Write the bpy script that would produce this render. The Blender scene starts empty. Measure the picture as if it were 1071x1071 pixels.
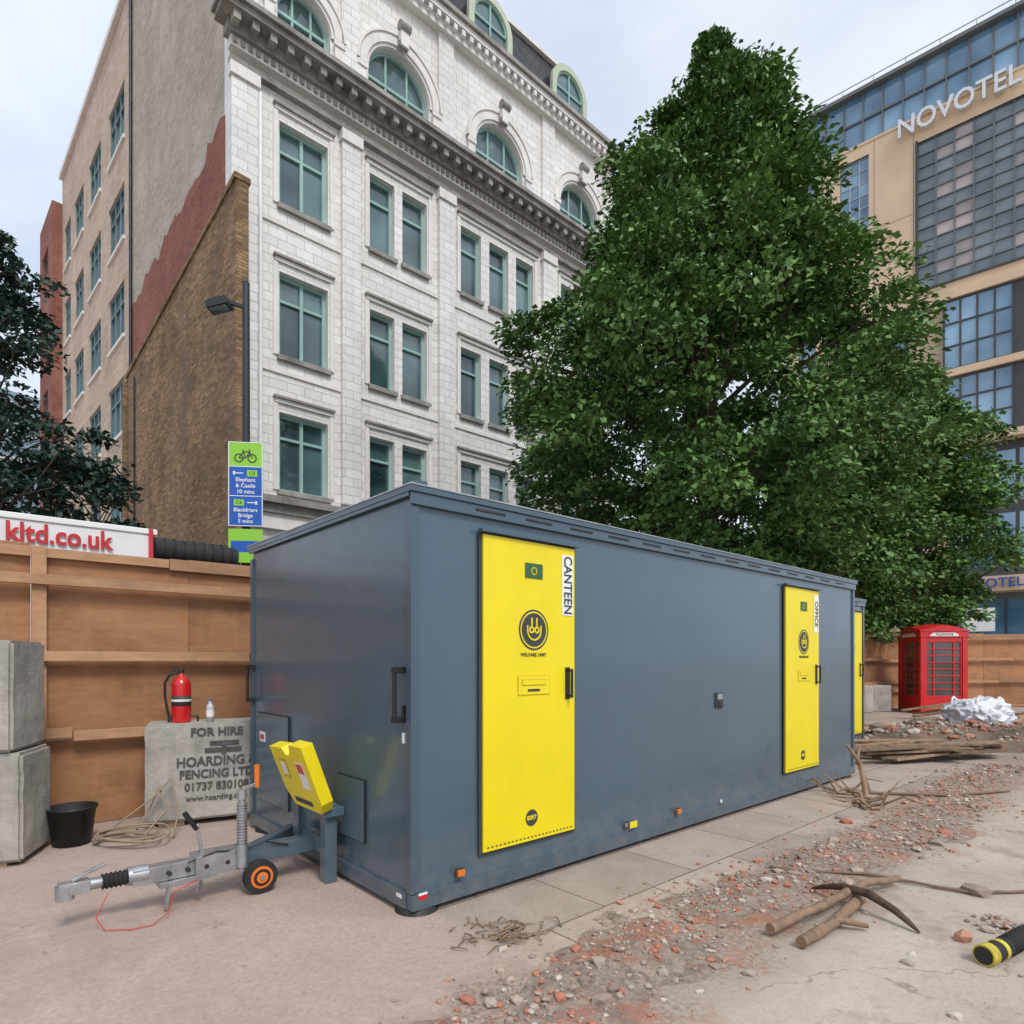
import bpy, bmesh, math, random
import numpy as np
from mathutils import Matrix, Vector, noise
random.seed(7); rng=np.random.default_rng(11)
R=math.radians
scene=bpy.context.scene
COL=scene.collection

# ------------------------------------------------------------------ materials
def newmat(name):
    m=bpy.data.materials.new(name); m.use_nodes=True
    nt=m.node_tree; b=nt.nodes['Principled BSDF']
    return m,nt,b
def N(nt,t): return nt.nodes.new(t)
def L(nt,a,b): nt.links.new(a,b)
def mixc(nt,fac,a,b,mode='MIX'):
    n=nt.nodes.new('ShaderNodeMix'); n.data_type='RGBA'; n.blend_type=mode
    for s,v in ((n.inputs[0],fac),(n.inputs[6],a),(n.inputs[7],b)):
        if hasattr(v,'is_output'): L(nt,v,s)
        elif isinstance(v,(int,float)): s.default_value=v
        else: s.default_value=(v[0],v[1],v[2],1)
    return n.outputs[2]
def mth(nt,op,a,b=None,clamp=False):
    n=nt.nodes.new('ShaderNodeMath'); n.operation=op; n.use_clamp=clamp
    for i,v in enumerate((a,b)):
        if v is None: continue
        if hasattr(v,'is_output'): L(nt,v,n.inputs[i])
        else: n.inputs[i].default_value=v
    return n.outputs[0]
def rng_(nt,v,a,b,c=0.,d=1.):
    n=nt.nodes.new('ShaderNodeMapRange'); L(nt,v,n.inputs[0])
    for i,x in enumerate((a,b,c,d)): n.inputs[i+1].default_value=x
    return n.outputs[0]
def noi(nt,vec,scale,detail=5,rough=.6):
    n=N(nt,'ShaderNodeTexNoise'); n.inputs['Scale'].default_value=scale
    n.inputs['Detail'].default_value=min(detail,5); n.inputs['Roughness'].default_value=rough
    if vec is not None: L(nt,vec,n.inputs['Vector'])
    return n.outputs['Fac']
def stretch(nt,vec,s,loc=(0,0,0)):
    mp=N(nt,'ShaderNodeMapping'); mp.inputs['Scale'].default_value=s; mp.inputs['Location'].default_value=loc; L(nt,vec,mp.inputs[0]); return mp.outputs[0]
def bump(nt,b,h,strength,dist=.01):
    n=N(nt,'ShaderNodeBump'); n.inputs['Strength'].default_value=strength; n.inputs['Distance'].default_value=dist
    L(nt,h,n.inputs['Height']); L(nt,n.outputs[0],b.inputs['Normal'])
def sc(c,k): return tuple(x*k for x in c)
def plain(name,col,rough=.6,metal=0.,var=.15,scale=2.,bmp=0.,bsc=60.,bd=.004,spec=.5,island=0.,coat=0.,streak=0.):
    m,nt,b=newmat(name)
    tc=N(nt,'ShaderNodeTexCoord').outputs['Object']
    f=rng_(nt,noi(nt,tc,scale,4,.65),.3,.7)
    c=mixc(nt,f,sc(col,1-var),sc(col,1+var))
    if island>0:
        g=N(nt,'ShaderNodeNewGeometry').outputs['Random Per Island']
        c=mixc(nt,1.,c,mixc(nt,g,(1-island,)*3,(1+island,)*3),'MULTIPLY')
    if streak>0:
        s2=rng_(nt,noi(nt,stretch(nt,tc,(5,5,.5)),1.6,4,.7),.5,.78)
        c=mixc(nt,mth(nt,'MULTIPLY',s2,streak),c,sc(col,.35))
    L(nt,c,b.inputs['Base Color'])
    b.inputs['Metallic'].default_value=metal
    b.inputs['Roughness'].default_value=rough
    b.inputs['Specular IOR Level'].default_value=spec
    b.inputs['Coat Weight'].default_value=coat
    if bmp>0: bump(nt,b,noi(nt,tc,bsc,4,.7),bmp,bd)
    return m
def woodmat(name,a,b_,island=.22,dirt=.5):
    m,nt,b=newmat(name)
    tc=N(nt,'ShaderNodeTexCoord').outputs['Object']
    g=N(nt,'ShaderNodeNewGeometry').outputs['Random Per Island']
    off=N(nt,'ShaderNodeVectorMath'); off.operation='ADD'; cx=N(nt,'ShaderNodeCombineXYZ'); L(nt,mth(nt,'MULTIPLY',g,37.),cx.inputs[0]); L(nt,mth(nt,'MULTIPLY',g,11.),cx.inputs[2])
    L(nt,tc,off.inputs[0]); L(nt,cx.outputs[0],off.inputs[1]); tv=off.outputs[0]
    gr=noi(nt,stretch(nt,tv,(1.1,3,6)),2.4,5,.7)
    c=mixc(nt,rng_(nt,gr,.28,.72),a,b_)
    c=mixc(nt,mth(nt,'MULTIPLY',rng_(nt,noi(nt,tv,1.3,5,.75),.46,.70),dirt),c,sc(a,.45))
    c=mixc(nt,mth(nt,'MULTIPLY',rng_(nt,noi(nt,stretch(nt,tv,(3,3,.5)),1.7,4,.7),.55,.75),dirt*.7),c,sc(b_,1.3))
    c=mixc(nt,1.,c,mixc(nt,g,(1-island,)*3,(1+island,1+island*.9,1+island*.75)),'MULTIPLY')
    L(nt,c,b.inputs['Base Color']); b.inputs['Roughness'].default_value=.78; b.inputs['Specular IOR Level'].default_value=.3
    bump(nt,b,gr,.3,.004)
    return m
def facvec(nt):
    tc=N(nt,'ShaderNodeTexCoord').outputs['Object']
    s=N(nt,'ShaderNodeSeparateXYZ'); L(nt,tc,s.inputs[0])
    x=mth(nt,'ADD',s.outputs[0],s.outputs[1])
    c=N(nt,'ShaderNodeCombineXYZ'); L(nt,x,c.inputs[0]); L(nt,s.outputs[2],c.inputs[1])
    return tc,c.outputs[0],s
def brick(name,c1,c2,mortar,bw,bh,ms,rough=.8,stain=.25,bs=.5,spec=.3,soft=.1,patch=None,grain=.24):
    m,nt,b=newmat(name)
    tc,v,s=facvec(nt)
    t=N(nt,'ShaderNodeTexBrick'); L(nt,v,t.inputs['Vector'])
    t.inputs['Scale'].default_value=1; t.inputs['Brick Width'].default_value=bw; t.inputs['Row Height'].default_value=bh
    t.inputs['Mortar Size'].default_value=ms; t.inputs['Mortar Smooth'].default_value=soft
    t.inputs['Color1'].default_value=(*c1,1); t.inputs['Color2'].default_value=(*c2,1); t.inputs['Mortar'].default_value=(*mortar,1)
    c=t.outputs['Color']
    if patch: c=mixc(nt,mth(nt,'MULTIPLY',rng_(nt,noi(nt,tc,.5,5,.75),.48,.62),.65),c,patch)
    st=rng_(nt,noi(nt,tc,.35,4,.7),.35,.7)
    c=mixc(nt,1.,c,mixc(nt,st,(1+stain*.4,)*3,(1-stain,1-stain*1.05,1-stain*1.15)),'MULTIPLY')
    st2=rng_(nt,noi(nt,stretch(nt,tc,(1.6,1.6,.12)),1.2,4,.7),.5,.8)
    c=mixc(nt,mth(nt,'MULTIPLY',st2,stain*1.1),c,(.12,.115,.10))
    c=mixc(nt,1.,c,mixc(nt,noi(nt,tc,6,4,.75),(1-grain,)*3,(1+grain,)*3),'MULTIPLY')
    L(nt,c,b.inputs['Base Color']); b.inputs['Roughness'].default_value=rough
    b.inputs['Specular IOR Level'].default_value=spec
    bump(nt,b,mth(nt,'SUBTRACT',1.,t.outputs['Fac']),bs,.02)
    return m
def glass(name,ca,cb,scale=.6,rough=.04,spec=.8):
    m,nt,b=newmat(name)
    tc=N(nt,'ShaderNodeTexCoord').outputs['Object']
    g=N(nt,'ShaderNodeNewGeometry').outputs['Random Per Island']
    f=rng_(nt,noi(nt,tc,scale,2),.35,.65)
    f=mth(nt,'MULTIPLY',mth(nt,'ADD',f,mth(nt,'POWER',g,1.6)),.5)
    L(nt,mixc(nt,f,ca,cb),b.inputs['Base Color'])
    b.inputs['Roughness'].default_value=rough; b.inputs['Specular IOR Level'].default_value=spec
    b.inputs['IOR'].default_value=1.6
    bump(nt,b,noi(nt,tc,1.1,2),.12,.03)
    return m

# ------------------------------------------------------------------ mesh builder
class MB:
    def __init__(s): s.v=[];s.f=[];s.m=[];s.sm=[];s.mats=[]
    def mi(s,mat):
        if mat not in s.mats: s.mats.append(mat)
        return s.mats.index(mat)
    def add(s,vs,fs,mat,M=None,smooth=False):
        o=len(s.v); k=s.mi(mat)
        if M is not None: vs=[tuple(M@Vector(p)) for p in vs]
        s.v+= [tuple(p) for p in vs]
        for f in fs: s.f.append(tuple(i+o for i in f)); s.m.append(k); s.sm.append(smooth)
    def box(s,x0,x1,y0,y1,z0,z1,mat,M=None):
        x0,x1=sorted((x0,x1)); y0,y1=sorted((y0,y1)); z0,z1=sorted((z0,z1))
        s.add([(x0,y0,z0),(x1,y0,z0),(x1,y1,z0),(x0,y1,z0),(x0,y0,z1),(x1,y0,z1),(x1,y1,z1),(x0,y1,z1)],
          [(0,3,2,1),(4,5,6,7),(0,1,5,4),(1,2,6,5),(2,3,7,6),(3,0,4,7)],mat,M)
    def beam(s,p0,p1,w,h,mat,roll=0):
        p0=Vector(p0);p1=Vector(p1); d=p1-p0; q=d.to_track_quat('X','Z').to_matrix().to_4x4()
        M=Matrix.Translation(p0)@q@Matrix.Rotation(roll,4,'X')
        s.box(0,d.length,-w/2,w/2,-h/2,h/2,mat,M)
    def quad(s,a,b,c,d,mat,M=None): s.add([a,b,c,d],[(0,1,2,3)],mat,M)
    def cyl(s,p0,p1,r0,r1,mat,n=16,caps=True,M=None):
        p0=Vector(p0);p1=Vector(p1); d=(p1-p0)
        q=d.to_track_quat('Z','Y').to_matrix()
        a=[p0+q@Vector((math.cos(t)*r0,math.sin(t)*r0,0)) for t in [2*math.pi*i/n for i in range(n)]]
        b=[p1+q@Vector((math.cos(t)*r1,math.sin(t)*r1,0)) for t in [2*math.pi*i/n for i in range(n)]]
        s.add(a+b,[(i,(i+1)%n,n+(i+1)%n,n+i) for i in range(n)],mat,M,True)
        if caps:
            s.add(a,[tuple(reversed(range(n)))],mat,M); s.add(b,[tuple(range(n))],mat,M)
    def tube(s,pts,r,mat,n=8):
        for i in range(len(pts)-1):
            ra=r if not isinstance(r,(list,tuple)) else r[i]; rb=r if not isinstance(r,(list,tuple)) else r[i+1]
            s.cyl(pts[i],pts[i+1],ra,rb,mat,n,True)
    def lathe(s,prof,mat,M=None,n=24,smooth=True):
        vs=[];fs=[]
        for (r,z) in prof:
            for i in range(n): t=2*math.pi*i/n; vs.append((r*math.cos(t),r*math.sin(t),z))
        for j in range(len(prof)-1):
            for i in range(n): fs.append((j*n+i,j*n+(i+1)%n,(j+1)*n+(i+1)%n,(j+1)*n+i))
        s.add(vs,fs,mat,M,smooth)
    def ring(s,cx,cz,r0,r1,y0,y1,mat,a0=0,a1=math.pi,n=20,M=None):
        vs=[];fs=[]
        for i in range(n+1):
            t=a0+(a1-a0)*i/n; c=math.cos(t); q=math.sin(t)
            vs+=[(cx+r0*c,y0,cz+r0*q),(cx+r1*c,y0,cz+r1*q),(cx+r1*c,y1,cz+r1*q),(cx+r0*c,y1,cz+r0*q)]
        for i in range(n):
            o=i*4;p=o+4
            for k in range(4): fs.append((o+k,o+(k+1)%4,p+(k+1)%4,p+k))
        s.add(vs,fs,mat,M)
    def disc(s,cx,cz,r,y,mat,n=24,a0=0,a1=2*math.pi,M=None):
        k=n+1 if a1-a0<6.2 else n
        s.add([(cx+r*math.cos(a0+(a1-a0)*i/n),y,cz+r*math.sin(a0+(a1-a0)*i/n)) for i in range(k)],[tuple(range(k))],mat,M)
    def obj(s,name,parent=None,M=None,bevel=0,seg=2):
        me=bpy.data.meshes.new(name); me.from_pydata(s.v,[],s.f)
        for m in s.mats: me.materials.append(m)
        me.polygons.foreach_set('material_index',s.m); me.polygons.foreach_set('use_smooth',s.sm)
        me.update()
        o=bpy.data.objects.new(name,me); COL.objects.link(o)
        if parent is not None: o.parent=parent
        if M is not None: o.matrix_local=M
        if bevel>0:
            b=o.modifiers.new('bevel','BEVEL'); b.width=bevel; b.segments=seg; b.limit_method='ANGLE'; b.angle_limit=R(50)
        return o
def frame(x,y,deg,z=0): return Matrix.Translation((x,y,z))@Matrix.Rotation(R(deg),4,'Z')
def group(name,M):
    e=bpy.data.objects.new(name,None); e.empty_display_size=.3; COL.objects.link(e); e.matrix_world=M; return e
RX=Matrix.Rotation(R(90),4,'X')
def text(name,body,size,mat,parent,loc,rotz=0,inplane=0,align='CENTER',ext=.0015,bold=0.,sx=1.):
    c=bpy.data.curves.new(name,'FONT'); c.body=body; c.size=size; c.extrude=ext; c.align_x=align; c.align_y='CENTER'; c.offset=bold
    c.resolution_u=3
    o=bpy.data.objects.new(name,c); COL.objects.link(o); c.materials.append(mat)
    o.parent=parent
    o.matrix_local=Matrix.Translation(loc)@Matrix.Rotation(R(rotz),4,'Z')@RX@Matrix.Rotation(R(inplane),4,'Z')@Matrix.Diagonal((sx,1,1,1))
    return o
def wall(mb,x0,x1,z0,z1,holes,mat,y=0.,depth=.3,rev=None,M=None):
    xs=sorted({x0,x1}|{h[0] for h in holes}|{h[1] for h in holes}); zs=sorted({z0,z1}|{h[2] for h in holes}|{h[3] for h in holes})
    xs=[x for x in xs if x0<=x<=x1]; zs=[z for z in zs if z0<=z<=z1]
    for a,b in zip(xs,xs[1:]):
        for c,d in zip(zs,zs[1:]):
            cx=(a+b)/2;cz=(c+d)/2
            if any(h[0]<cx<h[1] and h[2]<cz<h[3] for h in holes): continue
            mb.quad((a,y,c),(b,y,c),(b,y,d),(a,y,d),mat,M)
    rev=rev or mat
    for h in holes:
        a,b,c,d=h[:4]; Y=y+depth
        mb.quad((a,y,c),(a,y,d),(a,Y,d),(a,Y,c),rev,M); mb.quad((b,y,c),(b,Y,c),(b,Y,d),(b,y,d),rev,M)
        mb.quad((a,y,c),(a,Y,c),(b,Y,c),(b,y,c),rev,M)
        if not (len(h)>4 and h[4]): mb.quad((a,y,d),(b,y,d),(b,Y,d),(a,Y,d),rev,M)
def window(fr,gl,a,b,c,d,y,nx,nz,fm,gm,fw=.06,fd=.06,zsplit=None,M=None):
    fr.box(a,a+fw,y-fd,y,c,d,fm,M); fr.box(b-fw,b,y-fd,y,c,d,fm,M)
    fr.box(a+fw,b-fw,y-fd,y,c,c+fw,fm,M); fr.box(a+fw,b-fw,y-fd,y,d-fw,d,fm,M)
    for i in range(1,nx):
        x=a+(b-a)*i/nx; fr.box(x-fw*.5,x+fw*.5,y-fd+.004,y,c+fw,d-fw,fm,M)
    zz=zsplit if zsplit else [c+(d-c)*i/nz for i in range(1,nz)]
    for z in zz: fr.box(a+fw,b-fw,y-fd+.008,y,z-fw*.4,z+fw*.4,fm,M)
    xs=[a+(b-a)*i/nx for i in range(nx+1)]; zs=[c]+list(zz)+[d]
    for p,q in zip(xs,xs[1:]):
        for u,v in zip(zs,zs[1:]): gl.quad((p,y-.01,u),(q,y-.01,u),(q,y-.01,v),(p,y-.01,v),gm,M)

# ------------------------------------------------------------------ camera / world / sun
cam=bpy.data.cameras.new('camera'); co=bpy.data.objects.new('camera',cam); COL.objects.link(co)
co.location=(0,0,1.46); co.rotation_euler=(R(90),0,0)
cam.sensor_width=36; cam.lens=21.92; cam.shift_y=.1447; cam.clip_end=3000; cam.clip_start=.05
scene.camera=co
w=bpy.data.worlds.new('World'); scene.world=w; w.use_nodes=True; nt=w.node_tree
bg=nt.nodes['Background']; bg.inputs[1].default_value=.15
sky=N(nt,'ShaderNodeTexSky'); sky.sky_type='NISHITA'; sky.sun_disc=False; sky.sun_elevation=R(50); sky.sun_rotation=R(150); sky.dust_density=2.; sky.air_density=1.
tc=N(nt,'ShaderNodeTexCoord').outputs['Generated']
mpo=stretch(nt,tc,(1,1,2.0),(.3,.1,.2))
cf=rng_(nt,noi(nt,mpo,2.0,5,.55),.34,.60,.80,1.)
cb=mixc(nt,rng_(nt,noi(nt,mpo,3.0,5,.55),.32,.68),(4.7,5.4,6.7),(6.5,6.85,7.4))
L(nt,mixc(nt,cf,sky.outputs[0],cb),bg.inputs[0])
sl=bpy.data.lights.new('sun','SUN'); sl.energy=2.3; sl.angle=R(18); sl.color=(1,.965,.91)
so=bpy.data.objects.new('sun',sl); COL.objects.link(so)
el=R(50); az=R(150)
dv=Vector((math.sin(az)*math.cos(el),math.cos(az)*math.cos(el),math.sin(el)))
so.rotation_euler=dv.to_track_quat('Z','Y').to_euler(); so.location=(5,-5,30)
scene.view_settings.view_transform='Standard'; scene.view_settings.look='None'; scene.view_settings.exposure=0

# ------------------------------------------------------------------ common materials
def paintmat(name,col,rough=.27):
    m,nt,b=newmat(name); tc=N(nt,'ShaderNodeTexCoord').outputs['Object']
    c=mixc(nt,rng_(nt,noi(nt,tc,.9,3),.3,.7),sc(col,.95),sc(col,1.06))
    s=N(nt,'ShaderNodeSeparateXYZ'); L(nt,tc,s.inputs[0])
    d=mth(nt,'MULTIPLY',rng_(nt,s.outputs[2],.55,.08),rng_(nt,noi(nt,tc,7,5,.75),.38,.7))
    c=mixc(nt,mth(nt,'MULTIPLY',d,.35),c,(.26,.22,.18))
    L(nt,c,b.inputs['Base Color']); L(nt,rng_(nt,noi(nt,tc,3,4,.7),.3,.7,rough-.05,rough+.10),b.inputs['Roughness'])
    b.inputs['Coat Weight'].default_value=.4; b.inputs['Coat Roughness'].default_value=.10
    bump(nt,b,noi(nt,stretch(nt,tc,(1,1,.6)),1.4,1),.08,.02); return m
m_slate=paintmat('cabin_paint',(.066,.112,.150))
m_slate2=paintmat('cabin_trim_paint',(.052,.092,.126),.34)
m_yel=plain('yellow_paint',(.82,.66,.005),.40,0,.05,2,.04,15,streak=.05)
m_blk=plain('black_plastic',(.015,.015,.016),.5,0,.3,8)
m_rub=plain('black_rubber',(.02,.02,.02),.8,0,.3,10,.2,60)
m_galv=plain('galvanised_steel',(.42,.43,.44),.42,.75,.25,9,.1,40)
m_dsteel=plain('dark_steel',(.06,.06,.06),.5,.8,.3,8)
m_rust=plain('rusty_steel',(.09,.055,.04),.75,.3,.4,14,.4,60)
m_white=plain('white_paint',(.75,.75,.75),.5,0,.05,4)
m_red=plain('red_paint',(.60,.012,.015),.3,0,.12,3,coat=.4)
m_orange=plain('orange_plastic',(.75,.18,.02),.4)
m_dgrey=plain('dark_marking',(.04,.05,.05),.6,0,.2,20)
m_conc=plain('cast_concrete',(.40,.375,.335),.9,0,.32,2.2,.7,18,.012,streak=.35)
m_ply=woodmat('plywood',(.34,.160,.078),(.46,.24,.122),.20,.55)
m_rail=woodmat('sawn_timber',(.34,.185,.10),(.50,.30,.175),.2,.35)
m_wood=plain('weathered_wood',(.24,.16,.105),.85,0,.4,8,.6,50,island=.35)

# ------------------------------------------------------------------ ground
UX,UY=-.57,3.53; ANG=41.6
FC=frame(UX,UY,ANG)
m,nt,b=newmat('ground_concrete')
tcn=N(nt,'ShaderNodeTexCoord').outputs['Object']
sp=N(nt,'ShaderNodeSeparateXYZ'); L(nt,tcn,sp.inputs[0])
n1=noi(nt,tcn,1.3,5,.65); n2=noi(nt,tcn,.6,5,.72); n3=noi(nt,tcn,2.6,5,.75); n4=noi(nt,tcn,34,5,.8); n5=noi(nt,tcn,9,5,.75)
wob=mth(nt,'MULTIPLY',mth(nt,'SUBTRACT',n1,.5),1.2)
vv=mth(nt,'ADD',sp.outputs[1],wob)
A_=mixc(nt,rng_(nt,n1,.3,.7),(.39,.29,.24),(.51,.41,.35))
A_=mixc(nt,mth(nt,'MULTIPLY',rng_(nt,n5,.40,.70),.35),A_,(.56,.46,.40))
A_=mixc(nt,mth(nt,'MULTIPLY',rng_(nt,n4,.42,.70),.55),A_,(.27,.195,.165))
A_=mixc(nt,mth(nt,'MULTIPLY',rng_(nt,n2,.53,.66),.5),A_,(.30,.22,.185))
A_=mixc(nt,mth(nt,'MULTIPLY',rng_(nt,n3,.62,.70),.7),A_,(.17,.12,.10))
bt=N(nt,'ShaderNodeTexBrick'); L(nt,tcn,bt.inputs['Vector']); bt.inputs['Scale'].default_value=1
bt.inputs['Brick Width'].default_value=.95; bt.inputs['Row Height'].default_value=.62; bt.inputs['Mortar Size'].default_value=.007; bt.inputs['Mortar Smooth'].default_value=.3
bt.inputs['Color1'].default_value=(.88,.88,.88,1); bt.inputs['Color2'].default_value=(1.10,1.08,1.06,1); bt.inputs['Mortar'].default_value=(.42,.38,.35,1)
pm=mth(nt,'MULTIPLY',rng_(nt,sp.outputs[1],-1.3,-1.2),rng_(nt,sp.outputs[0],.1,.2))
S_=mixc(nt,rng_(nt,n3,.3,.7),(.35,.285,.24),(.47,.395,.34))
S_=mixc(nt,mth(nt,'MULTIPLY',rng_(nt,n4,.42,.70),.4),S_,(.25,.19,.16))
S_=mixc(nt,1.,S_,bt.outputs['Color'],'MULTIPLY')
A_=mixc(nt,pm,A_,S_)
Rb=mixc(nt,rng_(nt,n4,.35,.65),(.19,.135,.105),(.45,.36,.30))
Rb=mixc(nt,mth(nt,'MULTIPLY',rng_(nt,n3,.54,.66),.75),Rb,(.42,.19,.13))
C_=mixc(nt,rng_(nt,n1,.3,.7),(.40,.33,.27),(.56,.485,.41))
C_=mixc(nt,mth(nt,'MULTIPLY',rng_(nt,n3,.54,.66),.55),C_,(.31,.23,.175))
C_=mixc(nt,mth(nt,'MULTIPLY',rng_(nt,n2,.56,.66),.7),C_,(.21,.155,.12))
C_=mixc(nt,mth(nt,'MULTIPLY',rng_(nt,n5,.54,.70),.4),C_,(.28,.22,.175))
C_=mixc(nt,mth(nt,'MULTIPLY',rng_(nt,n4,.50,.72),.4),C_,(.20,.155,.12))
vc=N(nt,'ShaderNodeTexVoronoi'); vc.feature='DISTANCE_TO_EDGE'; vc.inputs['Scale'].default_value=.42
wv=N(nt,'ShaderNodeVectorMath'); wv.operation='ADD'; nn=N(nt,'ShaderNodeTexNoise'); nn.inputs['Scale'].default_value=1.6; nn.inputs['Detail'].default_value=5; L(nt,tcn,nn.inputs['Vector'])
L(nt,tcn,wv.inputs[0]); L(nt,nn.outputs['Color'],wv.inputs[1]); L(nt,wv.outputs[0],vc.inputs['Vector'])
crk=mth(nt,'MULTIPLY',rng_(nt,vc.outputs['Distance'],.004,.001),rng_(nt,n2,.44,.52))
kR=rng_(nt,vv,-.78,-.95); kC=rng_(nt,vv,-1.45,-1.75)
C_=mixc(nt,mth(nt,'MULTIPLY',crk,.5),C_,(.14,.105,.085))
g=mixc(nt,kR,A_,Rb); g=mixc(nt,kC,g,C_)
L(nt,g,b.inputs['Base Color']); b.inputs['Roughness'].default_value=.92; b.inputs['Specular IOR Level'].default_value=.25
bump(nt,b,noi(nt,tcn,30,5,.8),.6,.012)
mb=MB(); mb.quad((-400,-400,0),(400,-400,0),(400,400,0),(-400,400,0),m); mb.obj('ground',None,FC)
m_asph=plain('asphalt',(.05,.05,.052),.9,0,.2,1,.4,60)
mb=MB(); mb.quad((-60,4.4,.004),(80,4.4,.004),(80,10.4,.004),(-60,10.4,.004),m_asph); mb.obj('road',None,FC)
mb=MB(); mb.box(-60,80,10.4,12.5,0,.13,m_conc); mb.obj('pavement',None,FC)

# ------------------------------------------------------------------ stones
bm=bmesh.new(); bmesh.ops.create_icosphere(bm,subdivisions=1,radius=1); bm.verts.ensure_lookup_table()
IV=np.array([v.co[:] for v in bm.verts]); IF=np.array([[v.index for v in f.verts] for f in bm.faces]); bm.free()
def stonemat(name,ramp):
    m,nt,b=newmat(name)
    g=N(nt,'ShaderNodeNewGeometry').outputs['Random Per Island']
    cr=N(nt,'ShaderNodeValToRGB'); cr.color_ramp.interpolation='CONSTANT'; L(nt,g,cr.inputs[0])
    e=cr.color_ramp.elements
    e[0].position=0; e[0].color=(*ramp[0],1); e[1].position=1/len(ramp); e[1].color=(*ramp[1],1)
    for i,c in enumerate(ramp[2:],2):
        q=e.new(i/len(ramp)); q.color=(*c,1)
    tc=N(nt,'ShaderNodeTexCoord').outputs['Object']
    L(nt,mixc(nt,1.,cr.outputs[0],mixc(nt,noi(nt,tc,40,3),(.7,)*3,(1.25,)*3),'MULTIPLY'),b.inputs['Base Color'])
    b.inputs['Roughness'].default_value=.95; return m
m_stone=stonemat('rubble_stones',[(.42,.35,.29),(.32,.25,.20),(.52,.46,.40),(.44,.17,.11),(.36,.29,.24),(.25,.19,.155),(.42,.34,.27),(.47,.24,.17),(.40,.16,.11),(.30,.23,.19)])
def stones(name,pts,sizes,mat,M=None,flat=.6):
    n=len(pts); V=np.zeros((n,12,3))
    for i in range(n):
        q=IV*(1+rng.uniform(-.28,.28,(12,1)))*np.array([rng.uniform(.8,1.4),rng.uniform(.6,1.1),flat*rng.uniform(.6,1.2)])
        a=rng.uniform(0,6.28); c,s=math.cos(a),math.sin(a)
        q=q@np.array([[c,-s,0],[s,c,0],[0,0,1]]).T
        V[i]=q*sizes[i]+pts[i]+np.array([0,0,sizes[i]*.25])
    F=(IF[None]+12*np.arange(n)[:,None,None]).reshape(-1,3)
    me=bpy.data.meshes.new(name); me.from_pydata(V.reshape(-1,3).tolist(),[],F.tolist()); me.materials.append(mat); me.update()
    o=bpy.data.objects.new(name,me); COL.objects.link(o)
    if M is not None: o.matrix_world=M
    return o
def cy(x): return -1.16+.12*math.sin(x*1.1)
def hstrip(x,y):
    e=max(0,1-abs(y-cy(x))/.45)
    return e**.8*(.012+.045*abs(noise.noise(Vector((x*1.3,y*1.3,3))))+.02*noise.noise(Vector((x*6,y*6,1))))-.010+.012*noise.noise(Vector((x*2.2,y*2.2,9)))
m_dirt,nt,b=newmat('rubble_dirt')
tcn=N(nt,'ShaderNodeTexCoord').outputs['Object']
c=mixc(nt,rng_(nt,noi(nt,tcn,14,5,.8),.35,.65),(.19,.135,.105),(.46,.37,.305))
c=mixc(nt,mth(nt,'MULTIPLY',rng_(nt,noi(nt,tcn,2.6,5,.7),.52,.63),.8),c,(.43,.19,.13))
L(nt,c,b.inputs['Base Color']); b.inputs['Roughness'].default_value=.95
bump(nt,b,noi(nt,tcn,45,5,.8),.9,.02)
mb=MB(); nx,ny=380,44; x0,x1,y0,y1=-2.6,8.6,-1.95,-.5
vs=[(x0+(x1-x0)*i/nx, y0+(y1-y0)*j/ny, hstrip(x0+(x1-x0)*i/nx,y0+(y1-y0)*j/ny)) for j in range(ny+1) for i in range(nx+1)]
fs=[(j*(nx+1)+i,j*(nx+1)+i+1,(j+1)*(nx+1)+i+1,(j+1)*(nx+1)+i) for j in range(ny) for i in range(nx)]
mb.add(vs,fs,m_dirt,None,True); mb.obj('rubble_bank',None,FC)
P=[];S=[]
for i in range(5000):
    x=rng.uniform(-2.6,9); y=cy(x)+rng.normal(0,.20)
    P.append((x,y,max(0,hstrip(x,y)))); S.append(min(.048,.004+rng.exponential(.0062)))
for i in range(600):
    x=rng.uniform(-3,10); y=rng.uniform(-6,-.2)
    P.append((x,y,0)); S.append(min(.03,.003+rng.exponential(.0045)))
for i in range(120):
    x=rng.uniform(-2.4,-.2) ; y=cy(x)+rng.normal(0,.3); P.append((x,y,.01)); S.append(rng.uniform(.010,.03))
for (x,y,s_) in ((2.35,3.25,.06),(1.72,3.62,.05),(2.9,3.9,.07),(3.6,5.2,.08),(1.9,3.0,.03),(1.1,2.9,.035),(3.0,5.6,.05)):
    q=FC.inverted()@Vector((x,y,0)); P.append((q.x,q.y,0)); S.append(s_)
for (hx,hy,hr) in ((3.1,4.9,.35),(2.0,4.0,.22),(4.6,6.2,.5),(2.7,3.4,.2)):
    for i in range(150):
        a=rng.uniform(0,6.28); r=hr*abs(rng.normal(0,.5)); q=FC.inverted()@Vector((hx+r*math.cos(a),hy+r*math.sin(a),0)); P.append((q.x,q.y,max(0,.02*(1-r/hr)))); S.append(.004+rng.exponential(.006))
stones('rubble',P,S,m_stone,FC)
def hm(x,y):
    d=((x-8.6)/4.2)**2+((y-11.6)/1.9)**2
    return max(0,1-d)*(.30+.22*noise.noise(Vector((x*.9,y*.9,0)))+.10*noise.noise(Vector((x*3,y*3,2))))-.02
m_earth=plain('brown_earth',(.20,.145,.105),.95,0,.45,1.5,.9,20,.04)
mb=MB(); nx,ny=120,70
vs=[(4+9.5*i/nx,9.4+4.4*j/ny,hm(4+9.5*i/nx,9.4+4.4*j/ny)) for j in range(ny+1) for i in range(nx+1)]
fs=[(j*(nx+1)+i,j*(nx+1)+i+1,(j+1)*(nx+1)+i+1,(j+1)*(nx+1)+i) for j in range(ny) for i in range(nx)]
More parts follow.
